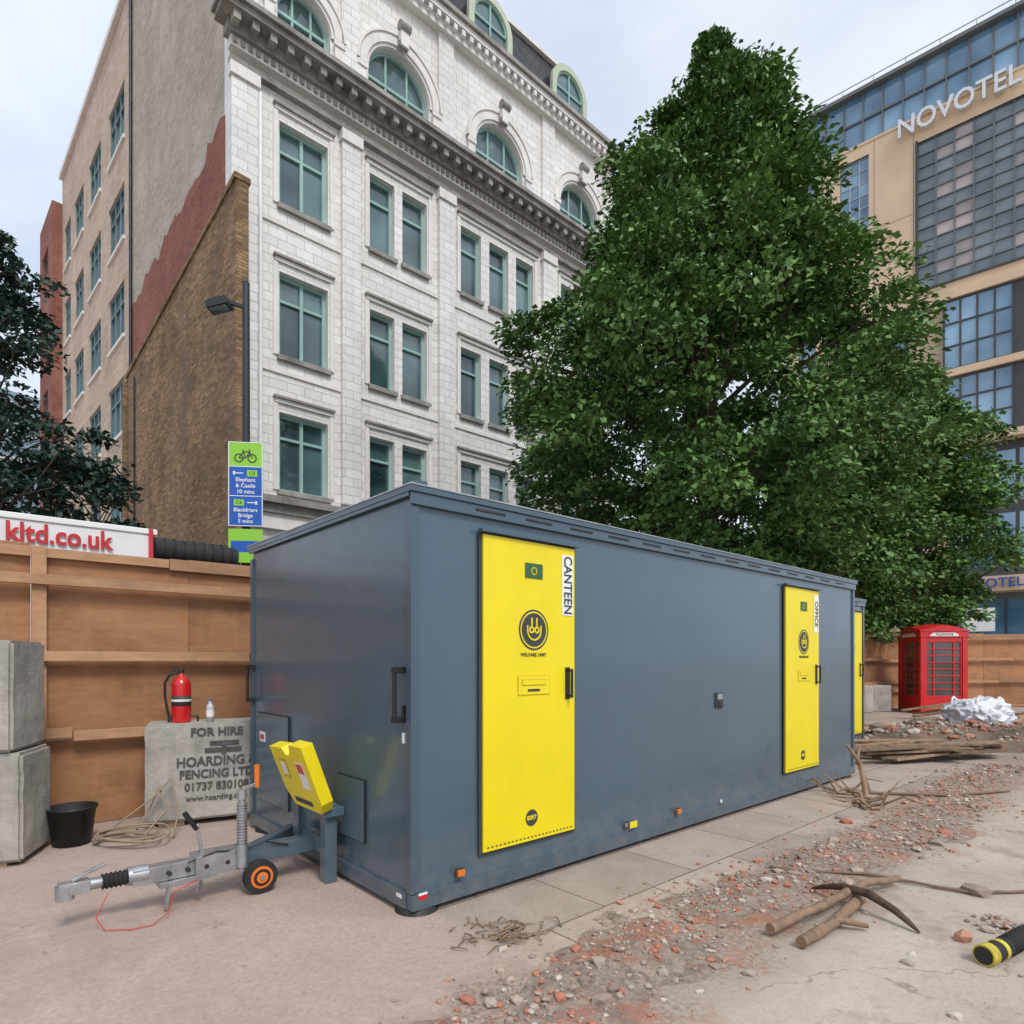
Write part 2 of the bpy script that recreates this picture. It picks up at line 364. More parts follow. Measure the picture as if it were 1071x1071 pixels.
mb.add(vs,fs,m_earth,None,True); mb.obj('earth_mound')
P=[];S=[]
for i in range(1500):
    x=rng.uniform(4.8,13); y=rng.normal(11.7,1.0)
    P.append((x,y,max(0,hm(x,y)))); S.append(min(.14,.012+rng.exponential(.026)))
stones('rubble',P,S,m_stone)

# ------------------------------------------------------------------ welfare cabin
LN,WD,HT=6.54,2.59,2.45
plate=plain('worn_yellow_paint',(.55,.42,.01),.5)
m_dyel=plain('dirty_yellow_plastic',(.50,.40,.04),.6,0,.4,14)
m_dgreen=plain('green_label',(.03,.12,.04),.5)
def door(mb,x0,x1):
    z0,z1=.27,2.24
    mb.box(x0-.022,x1+.022,-.008,.0,z0-.022,z1+.022,m_dgrey)
    mb.box(x0,x1,-.024,-.009,z0,z1,m_yel)
    mb.box(x0-.03,x1+.03,-.050,-.0085,z1+.012,z1+.030,m_slate2)
    y=-.025
    w=x1-x0; cx=x0+w*.52
    zc=1.66
    mb.disc(cx,zc,.135,y-.0005,m_dgrey,32); mb.disc(cx,zc,.122,y-.0015,m_yel,32); mb.disc(cx,zc,.112,y-.0025,m_dgrey,32)
    mb.ring(cx-.024,zc+.0,.012,.024,y-.006,y-.003,m_yel,0,2*math.pi,16); mb.ring(cx+.024,zc+.0,.012,.024,y-.006,y-.003,m_yel,0,2*math.pi,16)
    mb.ring(cx,zc-.005,.055,.066,y-.006,y-.003,m_yel,math.pi,2*math.pi,16)
    mb.box(cx-.028,cx-.016,y-.006,y-.003,zc+.026,zc+.08,m_yel); mb.box(cx+.016,cx+.028,y-.006,y-.003,zc+.026,zc+.08,m_yel)
    mb.box(cx-.066,cx-.055,y-.006,y-.003,zc-.005,zc+.03,m_yel); mb.box(cx+.055,cx+.066,y-.006,y-.003,zc-.005,zc+.03,m_yel)
    mb.box(cx-.14,cx+.14,y-.005,y,1.235,1.355,m_yel); mb.box(cx-.115,cx+.105,y-.006,y-.0052,1.29,1.335,plate); mb.box(cx-.105,cx+.095,y-.010,y-.0062,1.298,1.328,m_yel); mb.box(cx-.06,cx+.05,y-.007,y-.0052,1.253,1.270,m_dgrey)
    mb.box(cx-.145,cx+.145,y-.003,y,1.230,1.360,plate)
    mb.box(cx-.08,cx+.08,y-.003,y,2.0,2.10,m_dgreen); mb.disc(cx,2.05,.028,y-.004,plate,14); mb.disc(cx,2.05,.018,y-.005,m_dgreen,14)
    hx=x1-.075
    mb.box(hx-.022,hx+.022,y-.008,y,1.19,1.41,m_blk)
    mb.cyl((hx+.0,y-.045,1.20),(hx+.0,y-.045,1.40),.010,.010,m_blk,10); mb.box(hx-.006,hx+.006,y-.045,y-.008,1.205,1.22,m_blk); mb.box(hx-.006,hx+.006,y-.045,y-.008,1.38,1.395,m_blk)
    mb.disc(cx-.02,.42,.055,y-.001,m_dgrey,24)
    k=x0+.03
    while k<x1-.03: mb.box(k,k+.016,y-.002,y,z0+.02,z0+.028,m_dgrey); k+=.034
def cabin(name,M,LN,WD,doors):
    e=group(name,M)
    mb=MB()
    mb.box(.012,LN-.012,.012,WD-.012,.10,HT-.03,m_slate)
    mb.obj('body',e,None,.012,3)
    mb=MB()
    mb.box(0,LN,-.012,.05,.035,.125,m_slate2); mb.box(-.012,.05,.0525,WD,.037,.127,m_slate2); mb.box(LN-.05,LN+.01,.0525,WD,.037,.127,m_slate2)
    mb.box(0.055,LN-.055,WD-.05,WD+.01,.039,.125,m_slate2)
    for x in (-.004,LN-.052):
        for y in (-.004,WD-.052): mb.box(x,x+.056,y,y+.056,.13,HT-.11,m_slate2)
    mb.box(-.02,LN+.02,-.03,WD+.02,HT-.035,HT,m_slate2)
    mb.box(-.01,LN+.01,-.018,.0,HT-.105,HT-.037,m_slate2); mb.box(-.018,-.0,.002,WD,HT-.060,HT-.037,m_slate2)
    x=.45
    while x<LN-.3:
        mb.box(x,x+.24,-.0215,-.0182,HT-.075,HT-.058,m_blk); x+=.42
    mb.obj('frame',e,None,.006,2)
    mb=MB(); mb.box(-.025,LN+.025,-.035,WD+.025,HT+.001,HT+.009,m_galv); mb.obj('roof_sheet',e)
    mb=MB()
    for (a,b) in doors: door(mb,a,b)
    mb.obj('doors',e,None,.002,1)
    return e
cab=cabin('welfare_cabin',FC,LN,WD,[(.505,1.33),(4.6,5.42)])
mb=MB()
for x,y in ((.1,.1),(LN-.2,.1),(.1,WD-.2)): mb.cyl((x,y,.0),(x,y,.04),.13,.11,m_blk,20)
for x in (.33,2.62): mb.box(x-.025,x+.025,-.036,-.012,.17,.205,m_orange); mb.box(x-.032,x+.032,-.018,-.0125,.163,.212,m_blk)
mb.disc(1.93,.19,.03,-.0135,m_blk,18); mb.disc(1.93,.19,.02,-.0145,m_galv,18); mb.box(1.97,2.06,-.0165,-.0125,.155,.205,m_yel)
mb.box(3.25,3.37,-.004,.011,1.02,1.16,m_dgrey); mb.box(3.27,3.35,-.010,-.0045,1.10,1.15,m_galv); mb.box(3.275,3.345,-.012,-.0045,1.03,1.08,m_blk)
mb.box(3.3,3.33,-.018,-.0125,.155,.18,m_white)
mb.box(.04,.10,-.0145,-.0125,.09,.115,m_red); mb.box(.04,.10,-.0145,-.0125,.116,.13,m_white)
def endbox(y0,y1,z0,z1,d,mat): mb.box(-d,.0115,y0,y1,z0,z1,mat)
endbox(.54,.93,.30,.70,.004,m_blk); endbox(.547,.923,.307,.693,.010,m_slate)
endbox(1.75,2.43,.28,1.02,.004,m_blk); endbox(1.757,2.423,.287,1.013,.010,m_slate)
endbox(2.22,2.34,.78,.86,.013,m_white); mb.box(-.016,-.0135,2.235,2.325,.80,.84,m_red)
endbox(.075,.095,1.14,1.20,.006,m_blk); endbox(.075,.095,.98,1.04,.004,m_white)
for y in (.1,WD-.06):
    mb.cyl((-.05,y,1.12),(-.05,y,1.40),.013,.013,m_blk,10); mb.box(-.06,.011,y-.02,y+.02,1.10,1.135,m_blk); mb.box(-.06,.011,y-.02,y+.02,1.385,1.42,m_blk)
mb.box(-.0145,-.0125,.08,.14,.088,.112,m_white)
mb.obj('fittings',cab,None,.002,1)
mb=MB(); mb.box(4.2,4.7,.3,.6,HT+.01,HT+.05,m_slate2); mb.box(.02,.09,-.03,.04,HT+.0095,HT+.03,m_slate2); mb.obj('roof_box',cab)
m_lbl=plain('label_white',(.8,.8,.78),.5,var=.03)
def label(x,body):
    mb=MB(); mb.box(x-.075,x+.035,-.028,-.0255,1.77,2.19,m_lbl); mb.obj('door_label',cab)
    text('door_lettering',body,.112,m_dgrey,cab,(x-.02,-.0285,1.98),0,-90,bold=.002,sx=.80)
label(1.275,'CANTEEN'); label(5.36,'OFFICE')
for x in (.505+.82*.52,4.6+.82*.52):
    text('door_lettering','WELFARE UNIT',.034,m_dgrey,cab,(x,-.0265,1.495))
    text('door_lettering','0097',.042,m_yel,cab,(x-.02,-.0275,.42),bold=.001)
cab2=cabin('welfare_cabin',FC@Matrix.Translation((7.05,.84,0)),2.27,2.2,[(1.2,2.1)])
# drawbar
yb=1.08
mb=MB()
mb.box(-.72,-.013,yb-.05,yb+.05,.17,.27,m_slate); mb.box(-.13,-.05,yb-.26,yb-.17,.0,.52,m_slate); mb.box(-.14,-.04,yb+.16,yb+.25,.1,.5,m_slate)
mb.box(-.12,-.04,yb-.16,yb+.15,.18,.28,m_slate); mb.box(-.16,-.015,yb-.30,yb-.13,.44,.50,m_slate)
mb.beam((-.05,yb+.45,.2),(-.6,yb+.03,.2),.07,.09,m_slate)
mb.obj('drawbar',cab,None,.006,2)
mb=MB()
mb.box(-1.18,-.62,yb-.045,yb+.045,.175,.265,m_galv); mb.box(-1.05,-.74,yb-.07,yb+.07,.14,.172,m_galv); mb.box(-.86,-.56,yb-.075,yb+.075,.16,.285,m_galv)
mb.cyl((-1.10,yb,.23),(-1.20,yb,.23),.052,.052,m_galv,18)
for i in range(6): mb.cyl((-1.19-.022*i,yb,.23),(-1.201-.022*i,yb,.23),.046,.036,m_rub,18); mb.cyl((-1.201-.022*i,yb,.23),(-1.212-.022*i,yb,.23),.036,.046,m_rub,18)
mb.cyl((-1.31,yb,.23),(-1.42,yb,.23),.03,.035,m_galv,14); mb.box(-1.52,-1.38,yb-.04,yb+.04,.20,.262,m_galv); mb.cyl((-1.49,yb,.175),(-1.49,yb,.25),.045,.045,m_galv,18)
mb.beam((-1.46,yb,.27),(-1.30,yb,.33),.03,.015,m_galv)
mb.beam((-1.0,yb-.06,.16),(-1.02,yb-.06,.02),.05,.012,m_galv); mb.beam((-.83,yb-.06,.16),(-.84,yb-.05,.07),.04,.012,m_galv)
for x in (-1.0,-.9,-.8,-.68): mb.cyl((x,yb-.08,.22),(x,yb-.046,.22),.014,.014,m_dsteel,6)
mb.beam((-.80,yb+.02,.27),(-.83,yb+.02,.46),.02,.02,m_galv); mb.cyl((-.83,yb+.02,.43),(-.90,yb+.02,.54),.016,.016,m_blk,10)
jx=-.60; jy=yb-.09
mb.cyl((jx,jy,.16),(jx,jy,.60),.022,.022,m_galv,16); mb.cyl((jx,jy,.18),(jx,jy,.32),.034,.034,m_galv,16)
for i in range(14): mb.cyl((jx,jy,.33+.018*i),(jx,jy,.340+.018*i),.031,.031,m_galv,14)
mb.cyl((jx,jy,.60),(jx,jy,.66),.03,.026,m_galv,14); mb.beam((jx,jy,.66),(jx+.09,jy,.68),.02,.02,m_galv); mb.cyl((jx+.09,jy-.0,.66),(jx+.09,jy,.80),.015,.018,m_orange,12)
wx=jx+.10
mb.beam((jx,jy,.18),(wx,jy,.12),.03,.03,m_galv)
mb.cyl((wx,jy-.06,.105),(wx,jy,.105),.10,.10,m_rub,24); mb.cyl((wx,jy-.066,.105),(wx,jy+.006,.105),.068,.068,m_orange,24); mb.cyl((wx,jy-.069,.105),(wx,jy+.009,.105),.052,.052,m_blk,20); mb.cyl((wx,jy-.072,.105),(wx,jy+.012,.105),.035,.035,m_orange,16); mb.cyl((wx,jy-.078,.105),(wx,jy-.07,.105),.015,.015,m_galv,10)
mb.tube([(-1.3,yb-.05,.18),(-1.36,yb-.07,.06),(-1.33,yb-.14,.01),(-1.22,yb-.22,.008),(-1.12,yb-.23,.008),(-1.03,yb-.17,.03),(-.98,yb-.1,.12),(-.8,yb-.06,.16)],.003,m_red,6)
mb.tube([(-.3,yb-.06,.25),(-.45,yb-.07,.30),(-.6,yb-.06,.27),(-.75,yb-.08,.3),(-.9,yb-.06,.26)],.006,m_blk,6)
mb.obj('hitch',cab,None,.003,1)
mb=MB()
M=Matrix.Translation((-.15,.98,.49))@Matrix.Rotation(R(-20),4,'Y')@Matrix.Diagonal((.8,1.12,1.18,1))
prof=[(0,-.20),(0,.16),(.10,.235),(.36,.25),(.37,.06),(.33,.02),(.33,-.03),(.40,-.08),(.40,-.25),(.06,-.25)]
vs=[(-.05,b_,a_) for a_,b_ in prof]+[(.05,b_,a_) for a_,b_ in prof]; n=len(prof)
mb.add(vs,[tuple(range(n)),tuple(reversed(range(n,2*n)))]+[(i,i+n,(i+1)%n+n,(i+1)%n) for i in range(n)],m_yel,M)
mb.box(-.054,-.0505,-.18,-.08,.14,.30,m_lbl,M); mb.box(-.057,-.0545,-.17,-.09,.235,.29,m_red,M); mb.box(-.054,-.0505,.06,.16,.18,.30,plate,M); mb.box(-.058,-.0545,.075,.145,.20,.28,m_lbl,M)
mb.box(-.054,-.0505,-.12,.12,.03,.06,m_dgrey,M)
mb.obj('control_cover',cab,None,.010,2)

# ------------------------------------------------------------------ hoarding
def hoarding(name,M,x0,x1,h=2.44,seed=1):
    rr=random.Random(seed); e=group(name,M)
    pb=MB(); rb=MB()
    x=x0;i=0
    while x<x1-.01:
        w_=min(1.22,x1-x)
        zs=h-.02+rr.uniform(-.03,.03); o=rr.uniform(0,.008); zj=rr.choice([.78,1.45,1.45])+rr.uniform(-.02,.02)
        pb.box(x+.003,x+w_-.003,.0+o,.018+o,.02,zj-.003,m_ply); pb.box(x+.003,x+w_-.003,.004+o,.020+o,zj+.003,zs,m_ply)
        if i%3==1: rb.box(x+.0,x+.10,-.07,-.002,0,h-.05+rr.uniform(-.03,.06),m_rail)
        x+=w_; i+=1
    j=0
    for z in (.50,.78,1.44,2.08):
        x=x0+rr.uniform(-1.2,0)
        while x<x1:
            l=rr.uniform(1.8,3.6)
            if z==.50 and rr.random()<.7: x+=l; continue
            a=max(x,x0); b_=min(x+l,x1); dz=rr.uniform(-.04,.04)
            if b_>a: rb.box(a,b_-.01,-.120 if j%2 else -.118,-.072,z+dz,z+dz+.085,m_rail)
            x+=l; j+=1
    x=x0
    while x<x1:
        l=rr.uniform(1.5,3.); rb.box(x,min(x+l,x1)-.006,-.05,-.004,h-.115+rr.uniform(-.02,.02),h-.03+rr.uniform(-.015,.02),m_rail); x+=l
    pb.obj('panels',e); rb.obj('rails',e,None,.003,1)
    return e
hoarding('hoarding_fence',FC@Matrix.Translation((0,3.6,0)),-10,20.3)
hoarding('hoarding_fence',frame(12.25,19.75,-7),.05,16,2.3,5)

# ------------------------------------------------------------------ concrete blocks etc.
def block(name,M,l,d,h,lift=.05):
    e=group(name,M)
    mb=MB()
    bm=bmesh.new(); bmesh.ops.create_cube(bm,size=1); bmesh.ops.scale(bm,vec=(l,d,h-lift),verts=bm.verts); bmesh.ops.translate(bm,vec=(l/2,d/2,(h+lift)/2),verts=bm.verts)
    bmesh.ops.bevel(bm,geom=list(bm.edges),offset=.022,segments=2,affect='EDGES')
    bmesh.ops.triangulate(bm,faces=[f for f in bm.faces if len(f.verts)>4])
    bmesh.ops.subdivide_edges(bm,edges=[e_ for e_ in bm.edges if e_.calc_length()>.2],cuts=9,use_grid_fill=True)
    sd=M.translation.x*7
    for v in bm.verts:
        p=v.co+Vector((sd,0,0)); v.co+=Vector((noise.noise(p*9),noise.noise(p*9+Vector((5,0,0))),noise.noise(p*9+Vector((0,7,0)))))*.006
    me=bpy.data.meshes.new('block'); bm.to_mesh(me); bm.free(); me.materials.append(m_conc)
    o=bpy.data.objects.new('block',me); COL.objects.link(o); o.parent=e
    if lift>.02:
        mb.box(.1,.3,.03,d-.03,0,lift-.002,m_wood); mb.box(l-.3,l-.1,.03,d-.03,0,lift-.002,m_wood)
    mb.tube([(l*.3,d/2,h-.02),(l*.3,d/2,h+.05),(l*.4,d/2,h+.05),(l*.4,d/2,h-.02)],.009,m_dsteel,8)
    mb.obj('bearers',e)
    return e
stencil=plain('stencil_paint',(.085,.08,.078),.9,0,.45,30)
bl=block('concrete_block',frame(-3.14,5.33,27),1.02,.45,.90)
mb=MB()
for s_,sz,z,bo,sx in (('FOR HIRE',.10,.82,.003,1),('HOARDING &',.115,.56,.003,.9),('FENCING LTD',.105,.45,.003,.9),('01737 830108',.10,.34,.002,.9),('www.hoarding.com',.07,.24,.001,.9)):
    text('stencil',s_,sz,stencil,bl,(.56,-.008,z),bold=bo,sx=sx)
mb.box(.5,.74,-.010,.001,.70,.74,stencil); mb.box(.46,.6,-.010,.001,.64,.68,stencil); mb.box(.63,.76,-.010,.001,.64,.68,stencil); mb.box(.595,.635,-.011,.001,.62,.70,stencil)
mb.obj('stencil_mark',bl)
block('concrete_block',frame(-4.60,4.02,19),1.2,.55,.80,.03)
block('concrete_block',frame(-4.66,4.03,17,.80),1.2,.55,.80,.01)
mb=MB(); mb.lathe([(0,0),(.075,.0),(.08,.015),(.08,.33),(.072,.37),(.04,.405),(.025,.42),(.022,.44),(0,.44)],m_red)
mb.lathe([(.0805,.15),(.081,.15),(.081,.24),(.0805,.24)],m_dgrey); mb.lathe([(.0815,.19),(.0815,.21)],m_lbl)
mb.cyl((0,0,.43),(0,0,.47),.022,.022,m_dsteel); mb.beam((.03,0,.475),(-.09,0,.50),.022,.012,m_blk); mb.beam((.02,0,.455),(-.08,0,.455),.022,.012,m_blk)
mb.tube([(-.03,0,.45),(-.09,-.01,.43),(-.13,-.01,.36),(-.13,-.01,.24),(-.11,-.02,.12),(-.095,-.02,.06)],.011,m_blk,8); mb.cyl((-.095,-.02,.06),(-.085,-.02,.01),.012,.022,m_blk,10)
mb.obj('fire_extinguisher',None,frame(-2.98,5.62,20,.90))
mb=MB(); mb.lathe([(0,0),(.034,0),(.034,.13),(.03,.15),(.014,.17),(.014,.19)],plain('clear_plastic',(.5,.52,.55),.15)); mb.cyl((0,0,.19),(0,0,.205),.015,.015,plain('bottle_cap',(.05,.15,.5))); mb.lathe([(.0345,.05),(.0345,.11)],m_lbl)
mb.obj('water_bottle',None,frame(-2.74,5.66,0,.90))
mb=MB(); mb.lathe([(0,.012),(.12,.012),(.155,.28),(.175,.28),(.175,.30),(.165,.30),(.13,0),(0,0)],m_blk,n=28)
mb.tube([(.17*math.cos(t),.17*math.sin(t)*.5-.08,.27-.16*math.sin(t)) for t in [math.pi*i/10 for i in range(11)]],.004,m_dsteel,6)
mb.obj('bucket',None,frame(-3.50,4.96,0))
m_hose=plain('hose_rope',(.30,.23,.16),.8)
mb=MB(); rr=random.Random(2)
for k in range(4):
    r=.17+.03*k; ph=rr.uniform(0,6); mb.tube([(r*math.cos(t)+.05*k-.05*math.sin(t*2+ph),r*math.sin(t)*.8,.015+.016*k+.04*abs(math.sin(t*.5+ph))) for t in [2*math.pi*i/26 for i in range(27)]],.009,m_hose,7)
mb.tube([(0,.2,.05),(.05,.3,.2),(.12,.32,.38),(.2,.3,.2),(.12,.1,.03)],.009,m_hose,7); mb.tube([(-.2,-.05,.02),(-.1,.1,.12),(.1,.25,.3),(.2,.36,.45),(.3,.3,.2),(.36,.1,.02)],.008,m_hose,7)
mb.obj('hose_coil',None,frame(-3.12,4.98,0))

# ------------------------------------------------------------------ site debris
def rough_log(mb,pts,rs,mat,n=9,seg=8,seed=0):
    P2=[];R2=[]
    for i in range(len(pts)-1):
        for k in range(seg if i<len(pts)-2 else seg+1):
            t=k/seg; p=Vector(pts[i]).lerp(Vector(pts[i+1]),t); q=noise.noise_vector(p*6+Vector((seed,0,0)))*.008
            P2.append(tuple(p+q)); R2.append((rs[i]*(1-t)+rs[i+1]*t)*(1+.18*noise.noise(p*14)))
    mb.tube(P2,R2,mat,n)
m_wlog=plain('old_handle_wood',(.24,.155,.10),.85,0,.4,9,.6,50)
mb=MB(); rough_log(mb,[(1.36,3.28,.05),(1.75,3.50,.085),(2.15,3.82,.09),(2.5,4.03,.05)],[.028,.026,.024,.021],m_wlog)
mb.tube([(1.90,3.95,.015),(1.94,3.86,.06),(1.99,3.74,.10),(2.06,3.60,.11),(2.12,3.46,.075),(2.15,3.38,.04),(2.17,3.32,.01)],[.008,.016,.022,.026,.021,.016,.007],m_rust,8)
mb.obj('pickaxe')
mb=MB(); rough_log(mb,[(1.46,3.14,.035),(1.75,3.38,.04),(2.06,3.70,.04)],[.030,.028,.034],m_wlog,9,8,4); rough_log(mb,[(1.75,3.38,.05),(1.92,3.36,.03)],[.02,.012],m_wlog,7,4,6); mb.obj('timber_log')
mb=MB(); mb.tube([(2.26,2.98,.05),(2.40,3.05,.052),(2.65,3.2,.055),(3.2,3.5,.055)],.046,m_rub,18); mb.tube([(2.25,2.975,.05),(2.30,3.0,.05)],.050,m_dyel,18); mb.tube([(2.355,3.027,.051),(2.38,3.04,.052)],.049,m_dyel,18)
for i in range(16): t=i/16; mb.cyl((2.42+.23*t,3.062+.138*t,.052),(2.426+.23*t,3.066+.138*t,.052),.049,.049,m_rub,16)
mb.disc(0,0,.042,0,m_blk,18,M=Matrix.Translation((2.2485,2.9742,.05))@Matrix.Rotation(R(-61),4,'Z'))
mb.obj('drain_pipe')
m_cable=plain('dirty_cable',(.20,.13,.09),.8)
mb=MB(); rough_log(mb,[(1.80,4.37,.015),(2.0,4.25,.02),(2.37,4.23,.015),(2.6,4.05,.02),(2.85,3.88,.015),(3.3,3.9,.015)],[.010]*6,m_cable,7,5)
mb.tube([(3.9,6.8,.015),(4.6,6.6,.03),(5.5,6.9,.015)],.016,m_cable,7); mb.obj('cable')
mb=MB()
rr=random.Random(4)
for i in range(11):
    x=rr.uniform(3.4,3.8); y=rr.uniform(6.0,6.9); a=rr.uniform(0,6.28); l=rr.uniform(.25,.7)
    p=[(x,y,.02)]
    for k in range(1,4): p.append((x+math.cos(a+rr.uniform(-.3,.3))*l*k/3,y+math.sin(a+rr.uniform(-.3,.3))*l*k/3,.02+rr.uniform(0,.08)*k))
    mb.tube(p,[.018,.014,.010,.005],m_wood,6)
mb.tube([(3.75,6.6,.0),(3.72,6.65,.35),(3.60,6.7,.55)],[.03,.025,.015],m_wood,8)
mb.tube([(3.95,6.9,.0),(3.85,6.95,.35),(3.9,7.0,.5)],[.03,.02,.012],m_wood,8)
mb.obj('broken_branches')
mb=MB()
for i in range(46):
    x=rr.gauss(-.05,.11); y=rr.gauss(3.32,.07); a=rr.uniform(0,6.28); l=rr.uniform(.04,.17)
    mb.tube([(x,y,.008),(x+math.cos(a)*l*.5,y+math.sin(a)*l*.5,.012+rr.uniform(0,.02)),(x+math.cos(a+.4)*l,y+math.sin(a+.4)*l,.008)],[.005,.004,.002],m_wood,5)
mb.obj('twig_pile')
mb=MB()
for i in range(18):
    x=5.7+rr.uniform(-.5,.9); y=9.3+rr.uniform(-.5,.7); a=rr.uniform(-.35,.35); l=rr.uniform(.9,2.2); z=.05+i*.010
    mb.beam((x-math.cos(a)*l/2,y-math.sin(a)*l/2,z),(x+math.cos(a)*l/2,y+math.sin(a)*l/2,z+rr.uniform(-.02,.06)),rr.uniform(.08,.2),.035,m_wood)
for i in range(10):
    x=10.3+rr.uniform(-1.2,2); y=14.5+rr.uniform(-.6,.8); a=rr.uniform(-.6,.6); l=rr.uniform(.9,2.4); z=.05+i*.02
    mb.beam((x-math.cos(a)*l/2,y-math.sin(a)*l/2,z),(x+math.cos(a)*l/2,y+math.sin(a)*l/2,z+rr.uniform(-.02,.25)),rr.uniform(.08,.2),.04,m_rail if i%3==0 else m_wood)
mb.obj('plank_pile',None,None,.003,1)
# crumpled rubble sack with lifting loops
bm=bmesh.new(); bmesh.ops.create_icosphere(bm,subdivisions=6,radius=1)
for v in bm.verts:
    p=v.co.copy(); q=p+noise.noise_vector(p*2)*.25
    d1=noise.voronoi(q*2.1)[0]; d2=noise.voronoi(q*4.6+Vector((3,1,2)))[0]
    n=.20*(d1[1]-d1[0])-.12+.10*(d2[1]-d2[0])-.05+.10*noise.noise(p*1.5)
    v.co=p*(1+n)
    sq=1/max(abs(p.x)**4+abs(p.y)**4,1e-4)**.25 if (abs(p.x)+abs(p.y))>.01 else 1
    k=min(1.25,sq); v.co.x*=.70*k**.5; v.co.y*=.50*k**.5
    v.co.z=max(-.30,v.co.z*.42)+.29
    if p.z>.35: v.co.z-=.10*math.exp(-((p.x+.15)**2+p.y**2)*9)
for f in bm.faces: f.smooth=True
me=bpy.data.meshes.new('sack_body'); bm.to_mesh(me); bm.free(); me.materials.append(plain('woven_sack',(.66,.68,.73),.45,0,.10,5,.35,22,.012))
sk=group('rubble_sack',frame(9.05,12.1,20,.10))
o=bpy.data.objects.new('sack_body',me); COL.objects.link(o); o.parent=sk
mb=MB()
for (a,b_,s_) in ((-.45,-.25,1),(.42,-.2,-1),(.35,.25,1),(-.4,.25,1)):
    mb.tube([(a,b_,.40),(a+.02*s_,b_,.58),(a+.10*s_,b_+.02,.64),(a+.20*s_,b_+.02,.56),(a+.24*s_,b_,.42)],[.025]*5,m_white,6)
mb.obj('lifting_loops',sk)
mb=MB()
for i,(x,y) in enumerate([(9.35,17.2),(10.1,17.6)]):
    mb.box(x,x+.62,y,y+.5,0,.75,m_conc)
mb.obj('concrete_barrier',None,None,.03,2)
mb=MB()
for i in range(9):
    x=12.6+i*.07; mb.beam((x,18.3,.0),(x+.5+.05*i,19.3,1.2+.05*(i%4)),.06,.05,m_dsteel if i%2 else m_wood)
mb.obj('leaning_posts')

# ------------------------------------------------------------------ telephone box
tb=group('telephone_box',frame(11.78,17.5,-6))
W2=.60
mb=MB(); gl=MB()
m_tglass=glass('phone_box_glass',(.02,.02,.025),(.11,.09,.08),2)
mb.box(-W2,W2,-W2,W2,0,.16,m_red)
for sx in (-1,1):
    for sy in (-1,1): mb.box(sx*W2,sx*(W2-.13),sy*W2,sy*(W2-.13),.162,2.08,m_red)
for k in range(4):
    M=Matrix.Rotation(k*math.pi/2,4,'Z'); a=W2-.132
    mb.box(-a,a,-W2+.02,-W2+.06,.162,.48,m_red,M); mb.box(-a,a,-W2+.02,-W2+.06,1.96,2.08,m_red,M)
    for i in range(9): z=.48+1.48*i/8; mb.box(-a,a,-W2+.028,-W2+.055,z-.014,z+.014,m_red,M)
    for x in (-a+.02,-a*.55,a*.55,a-.02): mb.box(x-.018,x+.018,-W2+.024,-W2+.058,.482,1.958,m_red,M)
    gl.quad((-a,-W2+.05,.48),(a,-W2+.05,.48),(a,-W2+.05,1.96),(-a,-W2+.05,1.96),m_tglass,M)
    mb.box(-W2-.01,W2+.01,-W2-.012,-W2+.03,2.082,2.24,m_red,M); mb.box(-.36,.36,-W2-.018,-W2-.0125,2.11,2.205,m_lbl,M)
    mb.ring(0,1.60,.66,.80,-W2-.02,-W2+.02,m_red,math.pi*.32,math.pi*.68,16,M)
mb.box(-W2-.03,W2+.03,-W2-.03,W2+.03,2.242,2.28,m_red)
vs=[];n=12
for j in range(n+1):
    for i in range(n+1):
        x=-1+2*i/n;y=-1+2*j/n; vs.append((x*W2,y*W2,2.28+.19*(1-.5*x*x-.5*y*y)-.02*(x*x*y*y)))
mb.add(vs,[(j*(n+1)+i,j*(n+1)+i+1,(j+1)*(n+1)+i+1,(j+1)*(n+1)+i) for j in range(n) for i in range(n)],m_red,None,True)
for k in range(4):
    M=Matrix.Rotation(k*math.pi/2,4,'Z'); vs=[(-W2,-W2+.001,2.28),(W2,-W2+.001,2.28)]+[( W2-2*W2*i/12,-W2+.001,2.28+.19*(1-.5*(1-2*i/12)**2-.5)-.02*(1-2*i/12)**2) for i in range(13)]
    mb.add(vs,[tuple(range(len(vs)))],m_red,M)
mb.obj('kiosk',tb,None,.008,1); gl.obj('glazing',tb)
text('sign_lettering','TELEPHONE',.085,m_dgrey,tb,(0,-W2-.02,2.157),bold=.001)

# ------------------------------------------------------------------ white faience building
CX,CY=-6.7,14.8
FW=frame(CX,CY,ANG)
wb=group('white_office_building',FW)
m_fai=brick('white_faience',(.68,.665,.64),(.77,.76,.735),(.48,.465,.44),.46,.235,.008,.4,.14,.6,.5,grain=.11)
m_tri=plain('faience_trim',(.69,.67,.64),.5,0,.12,1.2,.15,12,.01,streak=.22)
m_cor=plain('weathered_stone_cornice',(.27,.255,.235),.8,0,.4,1.5,.4,10,.02,streak=.4)
m_teal=plain('teal_window_frame',(.26,.42,.39),.45,0,.1,2)
m_gw=glass('office_glass',(.008,.024,.030),(.15,.25,.26),.5)
m_slater=brick('slate_roof',(.035,.037,.045),(.06,.062,.07),(.018,.018,.02),.35,.22,.012,.6,.2,.8)
m_copper=plain('copper_green_trim',(.44,.50,.38),.6,0,.1,2)
LB=14.0
wl=MB();fr=MB();gl=MB();tr=MB();rf=MB();co_=MB()
bays=[[(1.18,2.47)],[(3.70,4.48),(4.74,5.58)],[(6.84,7.64),(7.98,8.80),(9.14,9.94)],[(11.3,12.1),(12.4,13.2)]]
rows=[(5.71,7.67),(9.08,11.19),(12.86,14.96)]
holes=[]
for bay in bays:
    for a,b_ in bay:
        for z0,z1 in rows: holes.append((a,b_,z0,z1))
        holes.append((a,b_,1.0,4.3))
